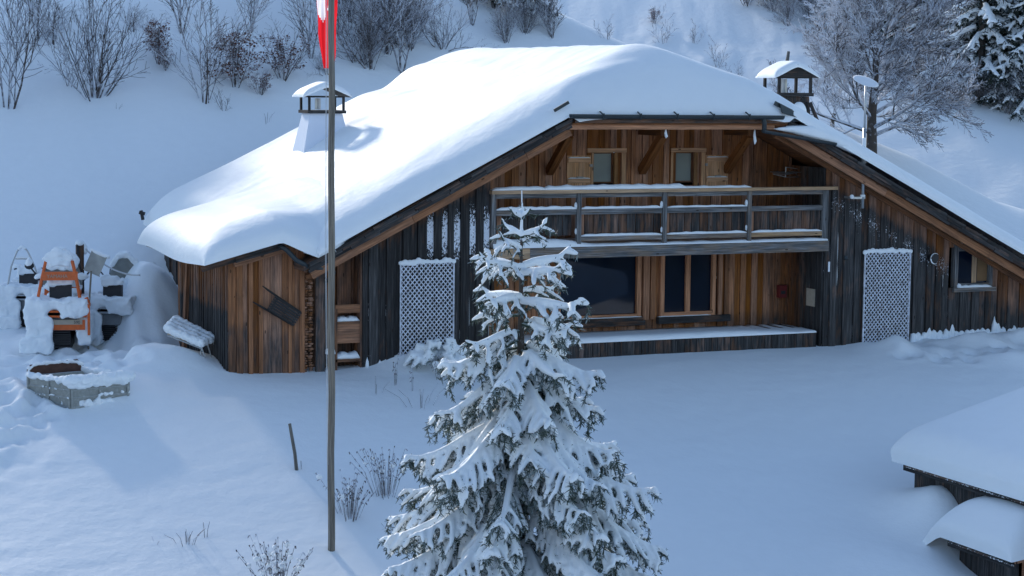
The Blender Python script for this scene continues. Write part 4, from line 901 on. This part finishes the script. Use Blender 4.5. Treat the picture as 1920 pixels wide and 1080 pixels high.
F_ = [(1838, 185, 0, 1.0, 'large dark spruce in the corner group, left of its neighbour at the forest edge'), (1742, 70, 0, .85, 'dark spruce whose top passes out of the frame right of the bare tree trunk line'), (1915, 120, 0, 1.0, 'tall dark spruce in the top right corner'), (1768, 132, 1, .8, 'dark spruce partly hidden by the right edge of the bare tree crown'), (1795, 150, 0, .80, 'snowy dark spruce at the left end of the forest edge, behind the bare tree'), (1850, 165, 1, .82, 'dark spruce with heavy snow boughs second from the left at the forest edge'), (1900, 190, 0, .9, 'dark spruce with snow boughs close to the right border'), (1945, 205, 1, .9, 'dark spruce half outside the right border'),
 (1755, 110, 1, .7, 'dark spruce showing through the bare tree crown, upper right'), (1825, 95, 0, .8, 'spruce in the second row between the two left edge spruces'), (1880, 105, 1, .85, 'spruce in the second row near the right border'), (1700, 75, 0, .7, 'dark spruce behind the middle of the bare tree crown'),
 (1640, 50, 1, .62, 'dark spruce at the top edge behind the bare tree crown'), (1560, 12, 0, .55, 'dark spruce at the top edge left of the bare tree crown'), (1500, 2, 1, .5, 'dark spruce at the very top above the right chimney'), (1425, -12, 0, .5, 'dark spruce tips at the top edge right of centre')]
def put_spruce(px, py, k, sc, lb, grp='snowy spruces at the forest edge'):
    P = hit(px, py, 70); e = empty('spruce_tree', tuple(P), px*1.7, lb, 'spruce', grp); e.scale = (sc*1.3, sc*1.3, sc*1.12)
    for n_, d in zip(('trunk', 'foliage', 'bough_snow'), FAR[k]): c = bpy.data.objects.new(n_, d); COL.objects.link(c); c.parent = e
for a in F_: put_spruce(*a)
put_spruce(925, 14, 0, .42, 'dark low evergreen at the top edge, centre'); put_spruce(985, 26, 1, .40, 'dark snowy evergreen at the top edge above the roof crest')
# valley side opposite (only seen mirrored in the windows)
rg = random.Random(9); fr = MB()
for i in range(7000):
    s = -rg.uniform(72, 300); t = rg.uniform(-60, 330); x, y = xy(s, t)
    if vnoise(np.array(x*.07), np.array(y*.07), 4) < -.10: continue
    z = float(terrain(x, y)); h = rg.uniform(6, 13); fr.tube([(x, y, z-1), (x, y, z+h*.35), (x, y, z+h)], [h*.22, h*.19, .1], 5, cap=False)
M['forest'] = plain('dark_forest', (.025, .035, .035), .9, 0, .5, .2); tag(fr.build('forest', M['forest']), 'dark conifer forest on the far side of the valley', 'forest', kind='stuff')

# ------------------------------------------------------------------ pole, flag, stakes, weeds
P = hit(621, 1032); fp = empty('flagpole', tuple(P), 0, 'tall weathered wooden flagpole standing in front of the roof', 'flagpole')
top = at(613, -160, np.dot(P-CAM, fw)/1.0); H = float(top[2]-P[2]); b = MB(); nn = 22; b.tube([(.008*math.sin(i*1.3), .006*math.cos(i*1.7), -.3+(H+.3)*i/nn) for i in range(nn+1)], [.062-.012*i/nn for i in range(nn+1)], 10, (.5, .55, .12, 1)); b.build('pole', M['pole'], fp, smooth=True)
b = MB(); b.ball((0, 0, H+.04), .08, 10, 6); b.build('finial', M['dark_metal'], fp)
for dx in (-.085, -.10): b = MB(); b.tube([(dx, -.03, H-.1), (dx-.02, -.03, H*.5), (dx+.02, -.02, 1.5)], .004, 4); b.build('halyard', M['rope'], fp)
b = MB(); b.bar((-.08, -.02, 1.42), (-.08, -.02, 1.58), .03, .03); b.build('cleat', M['dark_metal'], fp)
fd = float(np.dot(P-CAM, fw)); ppm = FPX/fd
def flag():
    F0 = at(618, 128, fd); e = empty('flag', (F0[0], F0[1], F0[2]), 0, 'limp red flag with white cross hanging from the flagpole', 'flag')
    nu, nv = 34, 46; Hh = 1.9; vs = []; 
    for j in range(nv+1):
        v = j/nv
        for i in range(nu+1):
            u = i/nu*2-1; wd_ = (.125+.035*math.sin(v*7+.6)+.03*math.sin(v*15))**1.35*(1 if v > .16 else (.25+.75*(v/.16)**.7))
            fold = .07*math.sin(u*7.5+v*2.4)+.03*math.sin(u*15-v*5); x = u*(.178 if v > .3 else .175*(.55+.45*(v/.3)**.8))*(1+.10*math.sin(v*13+u))+.015*math.sin(v*9); y = .10+.5*fold+.015*math.sin(v*11+u*3); vs.append((x*1.0+.0, y, v*Hh))
    red = MB(); wh = MB(); 
    for j in range(nv):
        for i in range(nu):
            u, v = (i+.5)/nu*2-1, (j+.5)/nv; q = [j*(nu+1)+i, j*(nu+1)+i+1, (j+1)*(nu+1)+i+1, (j+1)*(nu+1)+i]
            white = (-.97 < u < -.12 and v > .42+.16*abs(u+.5) and v < .72) or (.08 < u < .3 and .53 < v < .53+.22*abs(u)) or (v > .76 and abs(u) < .4)
            (wh if white else red).add([vs[k] for k in q], [(0, 1, 2, 3)])
    red.build('red_field', M['flag_red'], e); wh.build('white_cross', M['flag_white'], e)
    for o in e.children:
        bm = bmesh.new(); bm.from_mesh(o.data); bmesh.ops.remove_doubles(bm, verts=bm.verts, dist=1e-5); bm.to_mesh(o.data); bm.free(); o.data.polygons.foreach_set('use_smooth', [True]*len(o.data.polygons))
flag()
P = hit(556, 881); d = np.dot(P-CAM, fw); T = at(543, 794, d); b = MB(); b.tube([P-V(0, 0, .3), P, P+(T-P)*.35+V(.015, 0, 0), P+(T-P)*.75+V(.005, 0, 0), T], [.036, .036, .034, .032, .030], 8, (.4, .8, .1, 1)); o = b.build('wooden_stake', M['pole']); tag(o, 'short leaning wooden stake in the snow left of the flagpole', 'stake')
b = MB(); b.tube([P+V(.1, 0, -.1), P+V(.085, 0, .17)], .006, 4); tag(b.build('dry_stalk', M['twig']), 'tiny dry stalk beside the leaning stake', 'stalk')
def weeds(px, py, n, h, spread, label, seed, lean=(0, 0), pods=True, snowy=0, cat='dried plant', name='dried_plant', r=.006):
    P = hit(px, py); e = empty(name, tuple(P), 0, label, cat, 'dried plants poking out of the snow'); rg = random.Random(seed); b = MB(); s = MB()
    for k in range(n):
        a = rg.random()*6.28; l = h*rg.uniform(.55, 1); q = spread*rg.random(); bx, by = q*math.cos(a)*.35, q*math.sin(a)*.35; dx, dy = q*math.cos(a)+lean[0], q*math.sin(a)+lean[1]
        p1 = V(bx+dx*.45, by+dy*.45, l*.55); p2 = V(bx+dx, by+dy, l); b.tube([(bx, by, -.12), p1, p2], [r, r*.8, r*.6], 4)
        if pods:
            for j in range(4): f = .55+.45*j/3; c = p1+(p2-p1)*(f-.55)/.45; dr = V(rg.uniform(-.04, .04), rg.uniform(-.04, .04), -rg.uniform(.02, .05)); b.tube([c, c+dr*.5+V(0, 0, .01), c+dr*1.2], [.004, .013, .006], 5)
        if snowy and rg.random() < snowy: c = p1+(p2-p1)*rg.random()*.8; s.ball(c+V(0, 0, .02), rg.uniform(.03, .06), 7, 5, sc=(1, 1, .8))
    b.build('stems', M['twig'], e)
    if s.v: s.build('snow', M['snow'], e, smooth=True)
weeds(655, 970, 34, .78, .5, 'dried plant with drooping seed heads right of the flagpole foot', 1, (-.05, 0), snowy=.12)
weeds(722, 930, 30, .95, .45, 'taller dried plant behind the left boughs of the big spruce', 2, (-.1, 0), snowy=.15)
weeds(520, 1120, 46, 1.05, .55, 'bushy dried plant heaped with snow at the bottom edge left of the flagpole', 3, snowy=1.0)
weeds(350, 1020, 12, .30, .3, 'low sparse dead stalks in the snow at lower left', 4, pods=False); weeds(385, 1008, 3, .32, .06, 'single thin dry stalk right of the low sparse stalks', 5, pods=False)
weeds(742, 722, 3, .75, .12, 'two tall dry stems with heads before the left lattice', 6); weeds(775, 735, 2, .7, .1, 'dry stem pair below the left lattice', 7); weeds(705, 740, 3, .4, .35, 'short bent dry stem before the dark left wall', 8, pods=False)
weeds(828, 712, 14, .55, .25, 'fuzzy dry tuft between the lattice and the spruce', 9, snowy=.2); weeds(740, 1010, 6, .35, .25, 'few dry twigs below the left boughs of the spruce', 10, pods=False); weeds(790, 765, 9, .5, .6, 'sprawling thin twigs left of the spruce middle', 11, pods=False)
weeds(292, 1022, 2, .12, .25, 'tiny twig tips in the snow at lower left', 13, pods=False); weeds(500, 228, 4, .35, .5, 'few bent twigs on the slope left of the small chimney', 14, pods=False); weeds(218, 205, 3, .2, .2, 'small twig in the snow below the fan-shaped shrub', 15, pods=False)
# snowy bush before the left lattice
e = empty('snowy_bush', (-5.75, -.55, -.15), 0, 'low bush buried in snow before the left lattice', 'bush'); s = MB(); f = MB(); rg = random.Random(3)
for k in range(46):
    a = rg.random()*6.28; q = rg.random()**.5; x, y, z = .75*q*math.cos(a), .35*q*math.sin(a), (.62-.45*q*q)*rg.uniform(.5, 1.1)
    s.tube([(x*.6, y*.6, z), (x, y, z+.03), (x*1.25, y*1.2, z-.13)], [.07, .085, .03], 6)
    for j in range(14): d = nrm([rg.gauss(0, 1), rg.gauss(0, 1), rg.gauss(-.5, .6)]); c = V(x, y, z-.06); s_ = nrm(np.cross(d, [0, 0, 1]))*.012; f.add([c-s_, c+s_, c+d*.14+s_*.3, c+d*.14-s_*.3], [(0, 1, 2, 3)])
remeshed(s, 'snow', M['bough_snow'], .022, e, 2); f.build('foliage', M['needles'], e)
# stumps and fence posts on the slopes
for (px, py, h, lb) in ((1028, 52, .9, 'dark wooden stump post behind the roof crest beside the bare shrub'), (1475, 128, .8, 'leaning dark post just above the right chimney cap'), (1560, 238, .5, 'short post between the right chimney and the dish mast')):
    P = hit(px, py, 58); b = MB(); b.tube([P-V(0, 0, .4), P+V(.03, 0, h*.5), P+V(.09, 0, h)], [.09, .085, .07], 7, (.2, 1, .1, 1)); tag(b.build('wooden_post', M['pole']), lb, 'post')
#THINGS
# ------------------------------------------------------------------ machines and gear left of the house
def snowmobile(px, py, rz, paint, label, seed, big=1.0, tall=False, screen=True, deep=1.0):
    P = hit(px, py); e = empty('snowmobile', tuple(P), -YAW+rz, label, 'snowmobile', 'snowmobiles parked in a row'); e.scale = (big,)*3; rg = random.Random(seed)
    pr = [(0, .10), (.10, .0), (1.45, .0), (1.75, .22), (1.7, .36), (.2, .42), (.02, .30)]
    b = MB(); b.prism([(-.26, y, z) for y, z in pr], (.52, 0, 0))
    for k in range(7): b.box(-.25, .25, -.03, .03, .06+.05*k, .085+.05*k)
    b.build('track', M['black'], e)
    b = MB(); b.prism([(-.34, y, z) for y, z in ((.02, .40), (1.9, .40), (1.95, .62), (1.3, .78), (.02, .66))], (.68, 0, 0)); b.build('tunnel', M['grey_paint'], e)
    b = MB(); b.prism([(-.24, y, z) for y, z in ((.35, .66), (1.45, .74), (1.4, .92), (.9, .90), (.36, .98))], (.48, 0, 0)); b.build('seat', M['seat'], e)
    b = MB(); b.obox((.05, .38, 1.14), (.22, 0, 0), (0, .06, 0), (0, .01, .16)); b.build('backrest', M['seat'], e)
    b = MB(); hp = [(1.25, .55), (2.75, .42), (2.95, .55), (2.8, .80), (2.1, 1.12), (1.6, 1.15)]
    b.prism([(-.36, y, z) for y, z in hp], (.72, 0, 0)); b.prism([(-.55, y, .3+.55*z) for y, z in hp[:5]], (.19, 0, 0)); b.prism([(.36, y, .3+.55*z) for y, z in hp[:5]], (.19, 0, 0)); b.build('hood', M['grey_paint'] if paint != 'orange' else M['orange'], e)
    for sx in (-1, 1):
        b = MB(); b.bar((sx*.52, 1.9, .05), (sx*.52, 3.1, .05), .15, .03); b.bar((sx*.52, 3.1, .05), (sx*.52, 3.35, .22), .15, .03); b.tube([(sx*.52, 2.5, .05), (sx*.44, 2.45, .5)], .03, 6); b.build('ski', M['black'], e)
    b = MB(); b.tube([(-.48, 1.40, 1.30), (-.3, 1.5, 1.34), (0, 1.6, 1.26), (.3, 1.5, 1.34), (.48, 1.40, 1.30)], .022, 6); b.tube([(0, 1.6, 1.26), (0, 1.85, .9)], .03, 6); b.build('handlebar', M['black'], e)
    if screen:
        vs = []; n = 12
        for j in range(5):
            f = j/4
            for i in range(n+1):
                a = -1+2*i/n; w_ = .42*(1-.35*f*f); top = 1.15+.75*f*(1-.28*a*a); vs.append((a*w_, 1.75-.22*f+.22*(1-a*a)*.6, top))
        b = MB(); b.add(vs, [(j*(n+1)+i, j*(n+1)+i+1, (j+1)*(n+1)+i+1, (j+1)*(n+1)+i) for j in range(4) for i in range(n)]); b.build('windscreen', M['shovel'], e, smooth=True)
        b = MB(); b.tube([(-.42, 1.76, 1.12), (-.42, 1.7, 1.35), (-.36, 1.60, 1.62), (-.2, 1.58, 1.82), (0, 1.60, 1.9), (.2, 1.58, 1.82), (.36, 1.60, 1.62), (.42, 1.7, 1.35), (.42, 1.76, 1.12)], .014, 5); b.build('screen_frame', M['black'], e)
        for sx in (-1, 1): b = MB(); b.bar((sx*.45, 1.6, 1.3), (sx*.62, 1.55, 1.52), .03, .03); b.ball((sx*.66, 1.55, 1.58), .1, 8, 5, sc=(1, .3, .8)); b.build('mirror', M['black'], e)
    # rear carrier
    b = MB(); cm = M['orange'] if paint == 'orange' else M['steel']
    for z in (.70, .80):
        b.tube([(-.56, .5, z), (-.58, -.1, z), (.58, -.1, z), (.56, .5, z)], .022, 6)
    for x in (-.3, 0, .3): b.bar((x, -.1, .80), (x, .55, .80), .03, .02)
    b.build('carrier', cm, e)
    if paint == 'orange':
        b = MB(); b.box(-.25, .55, -.06, -.03, .42, .62); b.build('rear_panel', M['orange'], e); b = MB(); b.box(-.15, .50, -.075, -.062, .53, .63); pl = b.build('plate', M['card'], e); text3('590', (.33, -.078, .55), .085, pl, M['black'])
        b = MB(); b.bar((.63, -.08, .32), (.63, -.10, .95), .05, .10); b.bar((.63, -.1, .9), (.63, .3, .9), .04, .05); b.bar((.63, .3, .36), (.63, .3, .92), .04, .06); b.bar((.63, -.08, .95), (.58, -.06, 1.08), .05, .06); b.build('side_guard', M['orange'], e)
        b = MB(); A_ = [(-.40, .05, .95), (-.30, .12, 1.45), (-.22, .16, 1.80)]; B_ = [(.48, .05, .85), (.38, .12, 1.45), (.30, .16, 1.80)]
        b.tube(A_, .032, 7); b.tube(B_, .036, 7); b.tube([A_[-1], (-.1, .17, 1.86), (.15, .17, 1.86), B_[-1]], .03, 7); b.build('roll_frame', M['orange'], e)
        b = MB(); b.obox((.06, .10, 1.50), (.35, 0, 0), (0, .012, 0), (0, .02, .085)); q = b.build('crosspiece', M['orange'], e); text3('YAMAHA', (-.20, .075, 1.465), .10, q, M['card'])
    if tall:
        b = MB(); b.tube([(-.42, 0, .3), (-.40, 0, .95), (-.30, .02, 1.5), (-.16, .04, 1.86), (-.08, .05, 1.96), (.02, .05, 1.96), (.1, .04, 1.86), (.26, .02, 1.5), (.42, 0, .95), (.44, 0, .3)], .022, 7); b.bar((-.2, .03, 1.68), (.17, .03, 1.68), .02, .03); b.build('roll_frame', M['steel'], e)
        s = MB(); s.tube([(-.12, .04, 1.90), (-.04, .05, 1.99), (.05, .04, 1.92)], .05, 6); s.tube([(-.2, .03, 1.71), (0, .03, 1.72), (.17, .03, 1.71)], .03, 6); remeshed(s, 'frame_snow', M['snow'], .02, e)
    # snow
    s = MB(); D = deep
    def sb(x, y, z, hx, hy, hz): s.obox((x, y, z), (hx, 0, 0), (0, hy, 0), (0, 0, hz))
    sb(0, .2, .93, .62, .38, .11*D)
    for k in range(16): s.ball((rg.uniform(-.55, .55), rg.uniform(-.12, .5), 1.02), rg.uniform(.07, .13), 8, 6, sc=(1.3, 1.2, .5))
    for k in range(11): x = -.58+k*.116; sb(x, -.13, .86-.5*rg.uniform(.05, .16), .06, .06, .12) if k not in (4, 5) else None
    sb(-.34, -.10, .36, .26, .10, .33); sb(-.40, -.04, .12, .32, .22, .16); sb(-.45, .3, .4, .12, .5, .34); sb(.52, .9, .38, .14, .9, .30); sb(-.5, 1.3, .5, .14, .9, .35)
    sb(0, .95, .98, .25, .5, .07); sb(.0, 2.15, 1.12, .36, .55, .10); sb(.5, 2.1, .70, .14, .6, .22); sb(-.5, 2.1, .70, .14, .6, .22); sb(0, 2.85, .7, .4, .12, .25)
    if paint != 'orange': sb(0, 1.25, .86, .44, .5, .26); sb(.42, .9, .62, .16, .8, .18); s.ball((0, 1.3, 1.15), .4, 12, 8, sc=(1, 1, .5))
    sb(.05, .38, 1.36, .24, .11, .08); s.ball((.05, .38, 1.42), .17, 9, 6, sc=(1.3, .8, .6))
    for (x, y, z, r, sx) in ((-.42, 1.36, 1.38, .09, 1.5), (.42, 1.36, 1.38, .09, 1.5), (.1, 1.42, 1.24, .12, 1.6), (-.15, 1.42, 1.14, .13, 1.6), (.25, 1.4, 1.05, .1, 1.2)): s.ball((x, y, z), r, 10, 7, sc=(sx, 1, .75))
    if screen:
        for a in np.linspace(-1, 1, 9): s.ball((a*.30, 1.58, 1.92-.24*a*a), .095, 8, 6, sc=(1, 1, .9))
        for a in ((-.2, 0, .2) if paint == 'orange' else ()): s.ball((a, 1.5, 1.62), .14, 8, 6, sc=(1, .4, 1.1))
        for sx in (-1, 1): s.ball((sx*.67, 1.52, 1.66), .09, 8, 6)
    if paint == 'orange':
        s.tube([(-.24, .12, 1.82), (-.1, .14, 1.92), (.05, .14, 1.96), (.2, .14, 1.92), (.3, .12, 1.82)], [.06, .09, .11, .09, .06], 8); s.tube([(-.2, .1, 1.74), (.05, .11, 1.78), (.24, .1, 1.73)], [.05, .09, .05], 7)
    remeshed(s, 'snow_cover', M['snow'], .026, e, 12, lump=.055, ls=4.5); return e
def text3(txt, loc, size, parent, mat):
    c = bpy.data.curves.new('lettering', 'FONT'); c.body = txt; c.size = size; c.extrude = .002; t = bpy.data.objects.new('t', c); COL.objects.link(t)
    bpy.context.view_layer.update(); me = bpy.data.meshes.new_from_object(t.evaluated_get(bpy.context.evaluated_depsgraph_get())); bpy.data.objects.remove(t)
    me.materials.clear(); me.materials.append(mat); o = bpy.data.objects.new('lettering', me); COL.objects.link(o); o.parent = parent; o.location = loc; o.rotation_euler = (R_(90), 0, 0); return o
snowmobile(108, 657, R_(9), 'orange', 'orange-framed snowmobile deep in snow, middle of the three parked', 1, 1.10)
snowmobile(200, 642, R_(-5), 'grey', 'grey snowmobile with high windscreen half buried, right of the orange one', 2, 1.0, deep=1.1)
snowmobile(46, 614, R_(4), 'grey', 'snow-covered snowmobile with tall silver rear frame, left of the orange one', 3, 1.0, tall=True, screen=False)
# upside-down snow shovel
P = hit(166, 655); d = float(np.dot(P-CAM, fw))-.1; A = at(165, 600, d); B = at(171, 508, d); C_ = at(184, 478, d)
e = empty('snow_shovel', tuple(P), 0, 'big grey snow shovel standing blade up beside the orange snowmobile', 'shovel')
b = MB(); b.tube([P-V(0, 0, .1), A, B], .022, 7); b.build('handle', M['pole'], e, world=True, smooth=True)
b = MB(); ax = nrm(C_-B); sd = nrm(CR-ax*np.dot(CR, ax)); no = np.cross(sd, ax); cc = (at(164, 512, d)+at(196, 474, d)+at(163, 478, d)*0)/2
for k in range(6):
    f0, f1 = -1+k/3, -1+(k+1)/3; b.add([cc+sd*.19*f0-ax*.24+no*(.05*f0*f0), cc+sd*.19*f1-ax*.24+no*(.05*f1*f1), cc+sd*.19*f1+ax*.22+no*(.05*f1*f1), cc+sd*.19*f0+ax*.22+no*(.05*f0*f0)], [(0, 1, 2, 3)])
    b.add([cc+sd*.19*f0-ax*.24+no*(.05*f0*f0-.012), cc+sd*.19*f1-ax*.24+no*(.05*f1*f1-.012), cc+sd*.19*f1+ax*.22+no*(.05*f1*f1-.012), cc+sd*.19*f0+ax*.22+no*(.05*f0*f0-.012)], [(3, 2, 1, 0)])
b.bar(cc-sd*.2-ax*.245, cc+sd*.2-ax*.245, .03, .02); b.bar(cc-ax*.24-no*.01, cc-no*.01, .03, .02); b.build('blade', M['shovel'], e, world=True)
s = MB()
for f in np.linspace(-1, 1, 7): s.ball(cc+sd*.19*f+ax*.23, .055, 8, 5)
remeshed(s, 'snow', M['snow'], .02, e, 2, world=True)
# rope post
P = at(150, 506, 46.6); zb = float(terrain(P[0], P[1])); ztop = at(149, 457, 46.6)[2]
b = MB(); b.bar((P[0], P[1], zb-.3), (P[0], P[1], ztop), .17, .12, (.3, .9, .1, 1), up=(0, 1, 0)); e = empty('rope_post', (P[0], P[1], zb), 0, 'dark square post behind the snowmobiles with a rope tied on top', 'post'); b.build('post', M['wood'], e, world=True)
s = MB(); s.ball((P[0], P[1], ztop+.02), .12, 9, 6, sc=(1, .8, .7)); s.ball((P[0]+.12, P[1], ztop-.12), .09, 8, 5, sc=(.8, .8, 1.6)); remeshed(s, 'snow', M['snow'], .025, e, 2, world=True)
q0 = V(P[0]+.1, P[1], ztop-.08); q1 = at(262, 516, 45.5); pts = [q0+(q1-q0)*f-V(0, 0, .35*4*f*(1-f)*.5) for f in np.linspace(0, 1, 14)]; b = MB(); b.tube(pts, .02, 5); b.build('rope', M['rope'], e, world=True)
# open box body of a small trailer
def trailer_box():
    B = hit(133, 768); e = empty('trailer_box', tuple(B), 0, 'open grey box of slatted sideboards lying in the snow at left', 'trailer box')
    A = hit(54, 728); C = hit(240, 742); A[2] = C[2] = B[2]; A, C = A-B, C-B; Dp = A+C; O = V(0, 0, 0); h = .54; z0 = .02
    u = V(0, 0, 1)
    def wall(p, q, name, ribs=True, mat='alu', hh=h):
        b = MB(); p, q = V(*p), V(*q); d = nrm(q-p); n = np.cross(d, u); L = np.linalg.norm(q-p); b.obox((p+q)/2+u*(z0+hh/2), d*L/2, u*hh/2, n*.012)
        if ribs:
            for f in (.02, .36, .64, .97): b.obox((p+q)/2+u*(z0+hh*f)+n*.022, d*L/2, u*.018, n*.012)
            for f in (0.01, .5, .99): b.obox(p+(q-p)*f+u*(z0+hh/2)+n*.03, u*hh/2, d*.022, n*.014)
        return b.build(name, M[mat], e)
    wall(A, O, 'sideboard'); wall(O, C, 'sideboard'); wall(C, Dp, 'sideboard'); wall(Dp, A, 'sideboard')
    b = MB(); n = nrm(np.cross(nrm(Dp-A), u)); ad = nrm(Dp-A); L = np.linalg.norm(Dp-A); m_ = A-n*.06; b.prism([m_+u*(z0+.02), m_+ad*L*.98+u*(z0+.02), m_+ad*L*.98+u*.70, m_+ad*L*.88+u*.80, m_+ad*L*.06+u*.76, m_+u*.66], tuple(-n*.03)); b.build('brown_panel', M['tarboard'], e)
    b = MB(); b.prism([O+u*.05, C+u*.05, Dp+u*.05, A+u*.05], (0, 0, -.05)); b.build('floor', M['black'], e)
    b = MB(); b.prism([O*1+A*.03+C*.03-u*.16, C*.9-u*.16, Dp*.9-u*.16, A*.9-u*.16], (0, 0, .16)); b.build('skid', M['black'], e)
    s = MB(); rg = random.Random(5)
    def rim(p, q, r, dz=0, k=13):
        for i in range(k+1): f = i/k; s.ball(V(*p)+(V(*q)-V(*p))*f+u*(z0+h+dz+rg.uniform(-.01, .02)), r*rg.uniform(.8, 1.15), 8, 5, sc=(1, 1, .75))
    rim(A, O, .085, 0, 18); rim(O, C, .14, 0, 20); rim(C, Dp, .10, 0, 16); rim(O+C*.03, C*.95, .09, -.10, 15)
    s.tube([m_+ad*L*(.0+.98*i/11)+u*(.77-.10*(abs(i-5.5)/5.5)**6) for i in range(12)], .04, 7)
    cin = (A+C)/2
    for i in range(34): w1_, w2_ = rg.uniform(.12, .88), rg.uniform(.12, .85); s.ball(A*w1_+C*w2_+u*.10, .2, 8, 5, sc=(1, 1, .6))
    for i in range(16): f = rg.uniform(.05, .7); nn_ = np.cross(nrm(C), u); s.ball(C*f+nn_*.04+u*(rg.uniform(.02, .17)), rg.uniform(.05, .09), 8, 5, sc=(1, .8, 1))
    for i in range(12): f = rg.uniform(.45, 1); nn_ = np.cross(nrm(C), u); s.ball(C*f+nn_*.04+u*(.26), rg.uniform(.03, .05), 7, 5)
    for zz in (.32, .18):
        for i in range(16): f = rg.uniform(0, 1); nn_ = np.cross(nrm(O-A), u); s.ball(A*f+nn_*.04+u*(z0+h*(.36 if zz < .2 else .64)+.02), .025, 6, 4)
    remeshed(s, 'snow_cover', M['snow'], .022, e, 3, lump=.04, ls=6)
trailer_box()
# snow-covered bench leaning by the shed wall
D_ = 42.7; a0, a1, a2, a3 = at(314, 627, D_-.2), at(378, 651, D_-.5), at(400, 641, D_), at(330, 611, D_+.4)
e = empty('folding_bench', tuple(a1-V(0, 0, .4)), 0, 'tilted white bench with thin metal legs under snow by the shed corner', 'bench')
b = MB(); b.prism([a0, a1, a2, a3], (0, 0, .05)); b.build('bench_top', M['card'], e, world=True)
b = MB()
for p in (a1, (a1+a2)/2, a2): b.tube([p, p+V(.14, -.05, -.5)], .014, 6)
b.tube([a1-V(0, 0, .02), a1+V(-.05, 0, -.32), a1+V(.14, 0, -.46)], .012, 6); b.tube([a0-V(0, 0, .02), a1-V(0, 0, .03)], .018, 6); b.build('leg_frame', M['steel'], e, world=True)
s = MB()
for i in range(9):
    for j in range(4): f, g_ = i/8, j/3; p = (a0*(1-f)+a1*f)*(1-g_)+(a3*(1-f)+a2*f)*g_; s.ball(p+V(0, 0, .13-.05*f), .11-.02*f, 8, 6)
remeshed(s, 'snow', M['snow'], .025, e, 5, world=True, lump=.03)

# ------------------------------------------------------------------ the two low huts at the lower right
def hut(name, P0, L, W, slope, T, label, wallh, front=False, R=.6, back=0.0, pw=2.7):
    """eave facing -X runs from P0 towards -Y; roof rises to +X"""
    x0, y0, z0 = P0; e = empty(name, (x0, y0, z0-wallh), 0, label, 'hut'); rg = random.Random(int(x0*50))
    w = MB(); w.box(x0+.22, x0+.26, y0-L+.15, y0-.15, z0-wallh-.6, z0-.02, (.3, 1.1, .1, 1)); k = y0-.15
    while k > y0-L+.2: ww = rg.uniform(.14, .22); w.box(x0+.19, x0+.219, max(k-ww, y0-L+.15)+.006, k, z0-wallh-.6, z0-.03, (rg.random(), 1.1, .15, 1)); k -= ww
    w.box(x0+.22, x0+W, y0-.18, y0-.15, z0-wallh-.6, z0+slope*.3, (.3, 1.1, .1, 1)); w.build('wall', M['wood'], e, world=True)
    if front:
        b = MB(); b.prism([(x0+.22, y0-L+.15, z0-wallh-.6), (x0+W, y0-L+.15, z0-wallh-.6), (x0+W, y0-L+.15, z0+slope*W-.1), (x0+.22, y0-L+.15, z0-.03)], (0, .03, 0), (.6, .1, 0, 1)); b.build('wall', M['wood'], e, world=True)
        b = MB(); b.bar((x0, y0-L+.02, z0-.03), (x0+W, y0-L+.02, z0-.03+slope*W), .04, .12, (.8, -.2, 0, 1)); b.build('bargeboard', M['wood'], e, world=True)
    r = MB(); r.prism([(x0, y0, z0), (x0+W, y0, z0+slope*W), (x0+W, y0-L, z0+slope*W), (x0, y0-L, z0)], (0, 0, .04), (.3, 1.2, 0, 1)); r.build('roof', M['wood'], e, world=True)
    q = y0-.35
    f = MB(); f.box(x0+.01, x0+.04, y0-L, y0-.02, z0-.20, z0-.02, (.2, 1.2, .08, 1)); f.bar((x0-.02, y0-.1, z0-.10), (x0-.02, y0-L, z0-.12), .03, .03, (.9, .9, .6, 1)); f.build('eave_board', M['wood'], e, world=True)
    while q > y0-L+.2: b = MB(); b.box(x0-.03, x0+.16, q-.045, q+.045, z0-.13, z0-.012, (rg.random()*.3, 1.3, .05, 1)); b.build('rafter_end', M['wood'], e, world=True); q -= .42
    xs = edge_axis(x0-.14, x0+W, 34, True, False); ys = edge_axis(y0-L-.1, y0+.12+back, 44); X, Y = np.meshgrid(xs, ys); ee = prof(X-xs[0], R, pw)*prof(Y-ys[0], R*.8, pw)*prof(ys[-1]-Y, R*(1+back*2), pw)
    Z = z0+.03+slope*np.maximum(X-x0, -.1)+T*ee+.03*fbm(X, Y, 3, 2)*ee; Z -= np.clip((Y-y0)/max(back, .1), 0, 1)*.25 if back else 0
    Xb = X-.10*np.exp(-((ee-.35)/.3)**2)*(X < x0+.3); o = grid_mesh('roof_snow', Xb-x0, Y-y0, Z-(z0-wallh), M['snow'], e, skirt=.04)
    ed = MB(); n = 40
    for i in range(n): y = y0-.05-(L-.1)*i/n; ed.ball((x0-.07, y, z0+.03+rg.uniform(-.02, .02)), rg.uniform(.05, .075), 7, 5, sc=(1, 1.3, .8))
    remeshed(ed, 'snow_edge', M['snow'], .025, e, 2, world=True); return e
E0 = at(1692, 862, 38.6); hut('shed_roof', (E0[0], E0[1], E0[2]), 6.0, 4.2, .26, .60, 'low dark hut with thick snow roof at the right border', .75, R=.6, pw=3.4)
E1 = at(1775, 1003, 36.3); hut('small_hut', (E1[0], E1[1], E1[2]), 2.0, 1.0, .12, .66, 'small lean-to hut with snow cap in the bottom right corner', .5, True, R=.75, back=.4, pw=2.2)
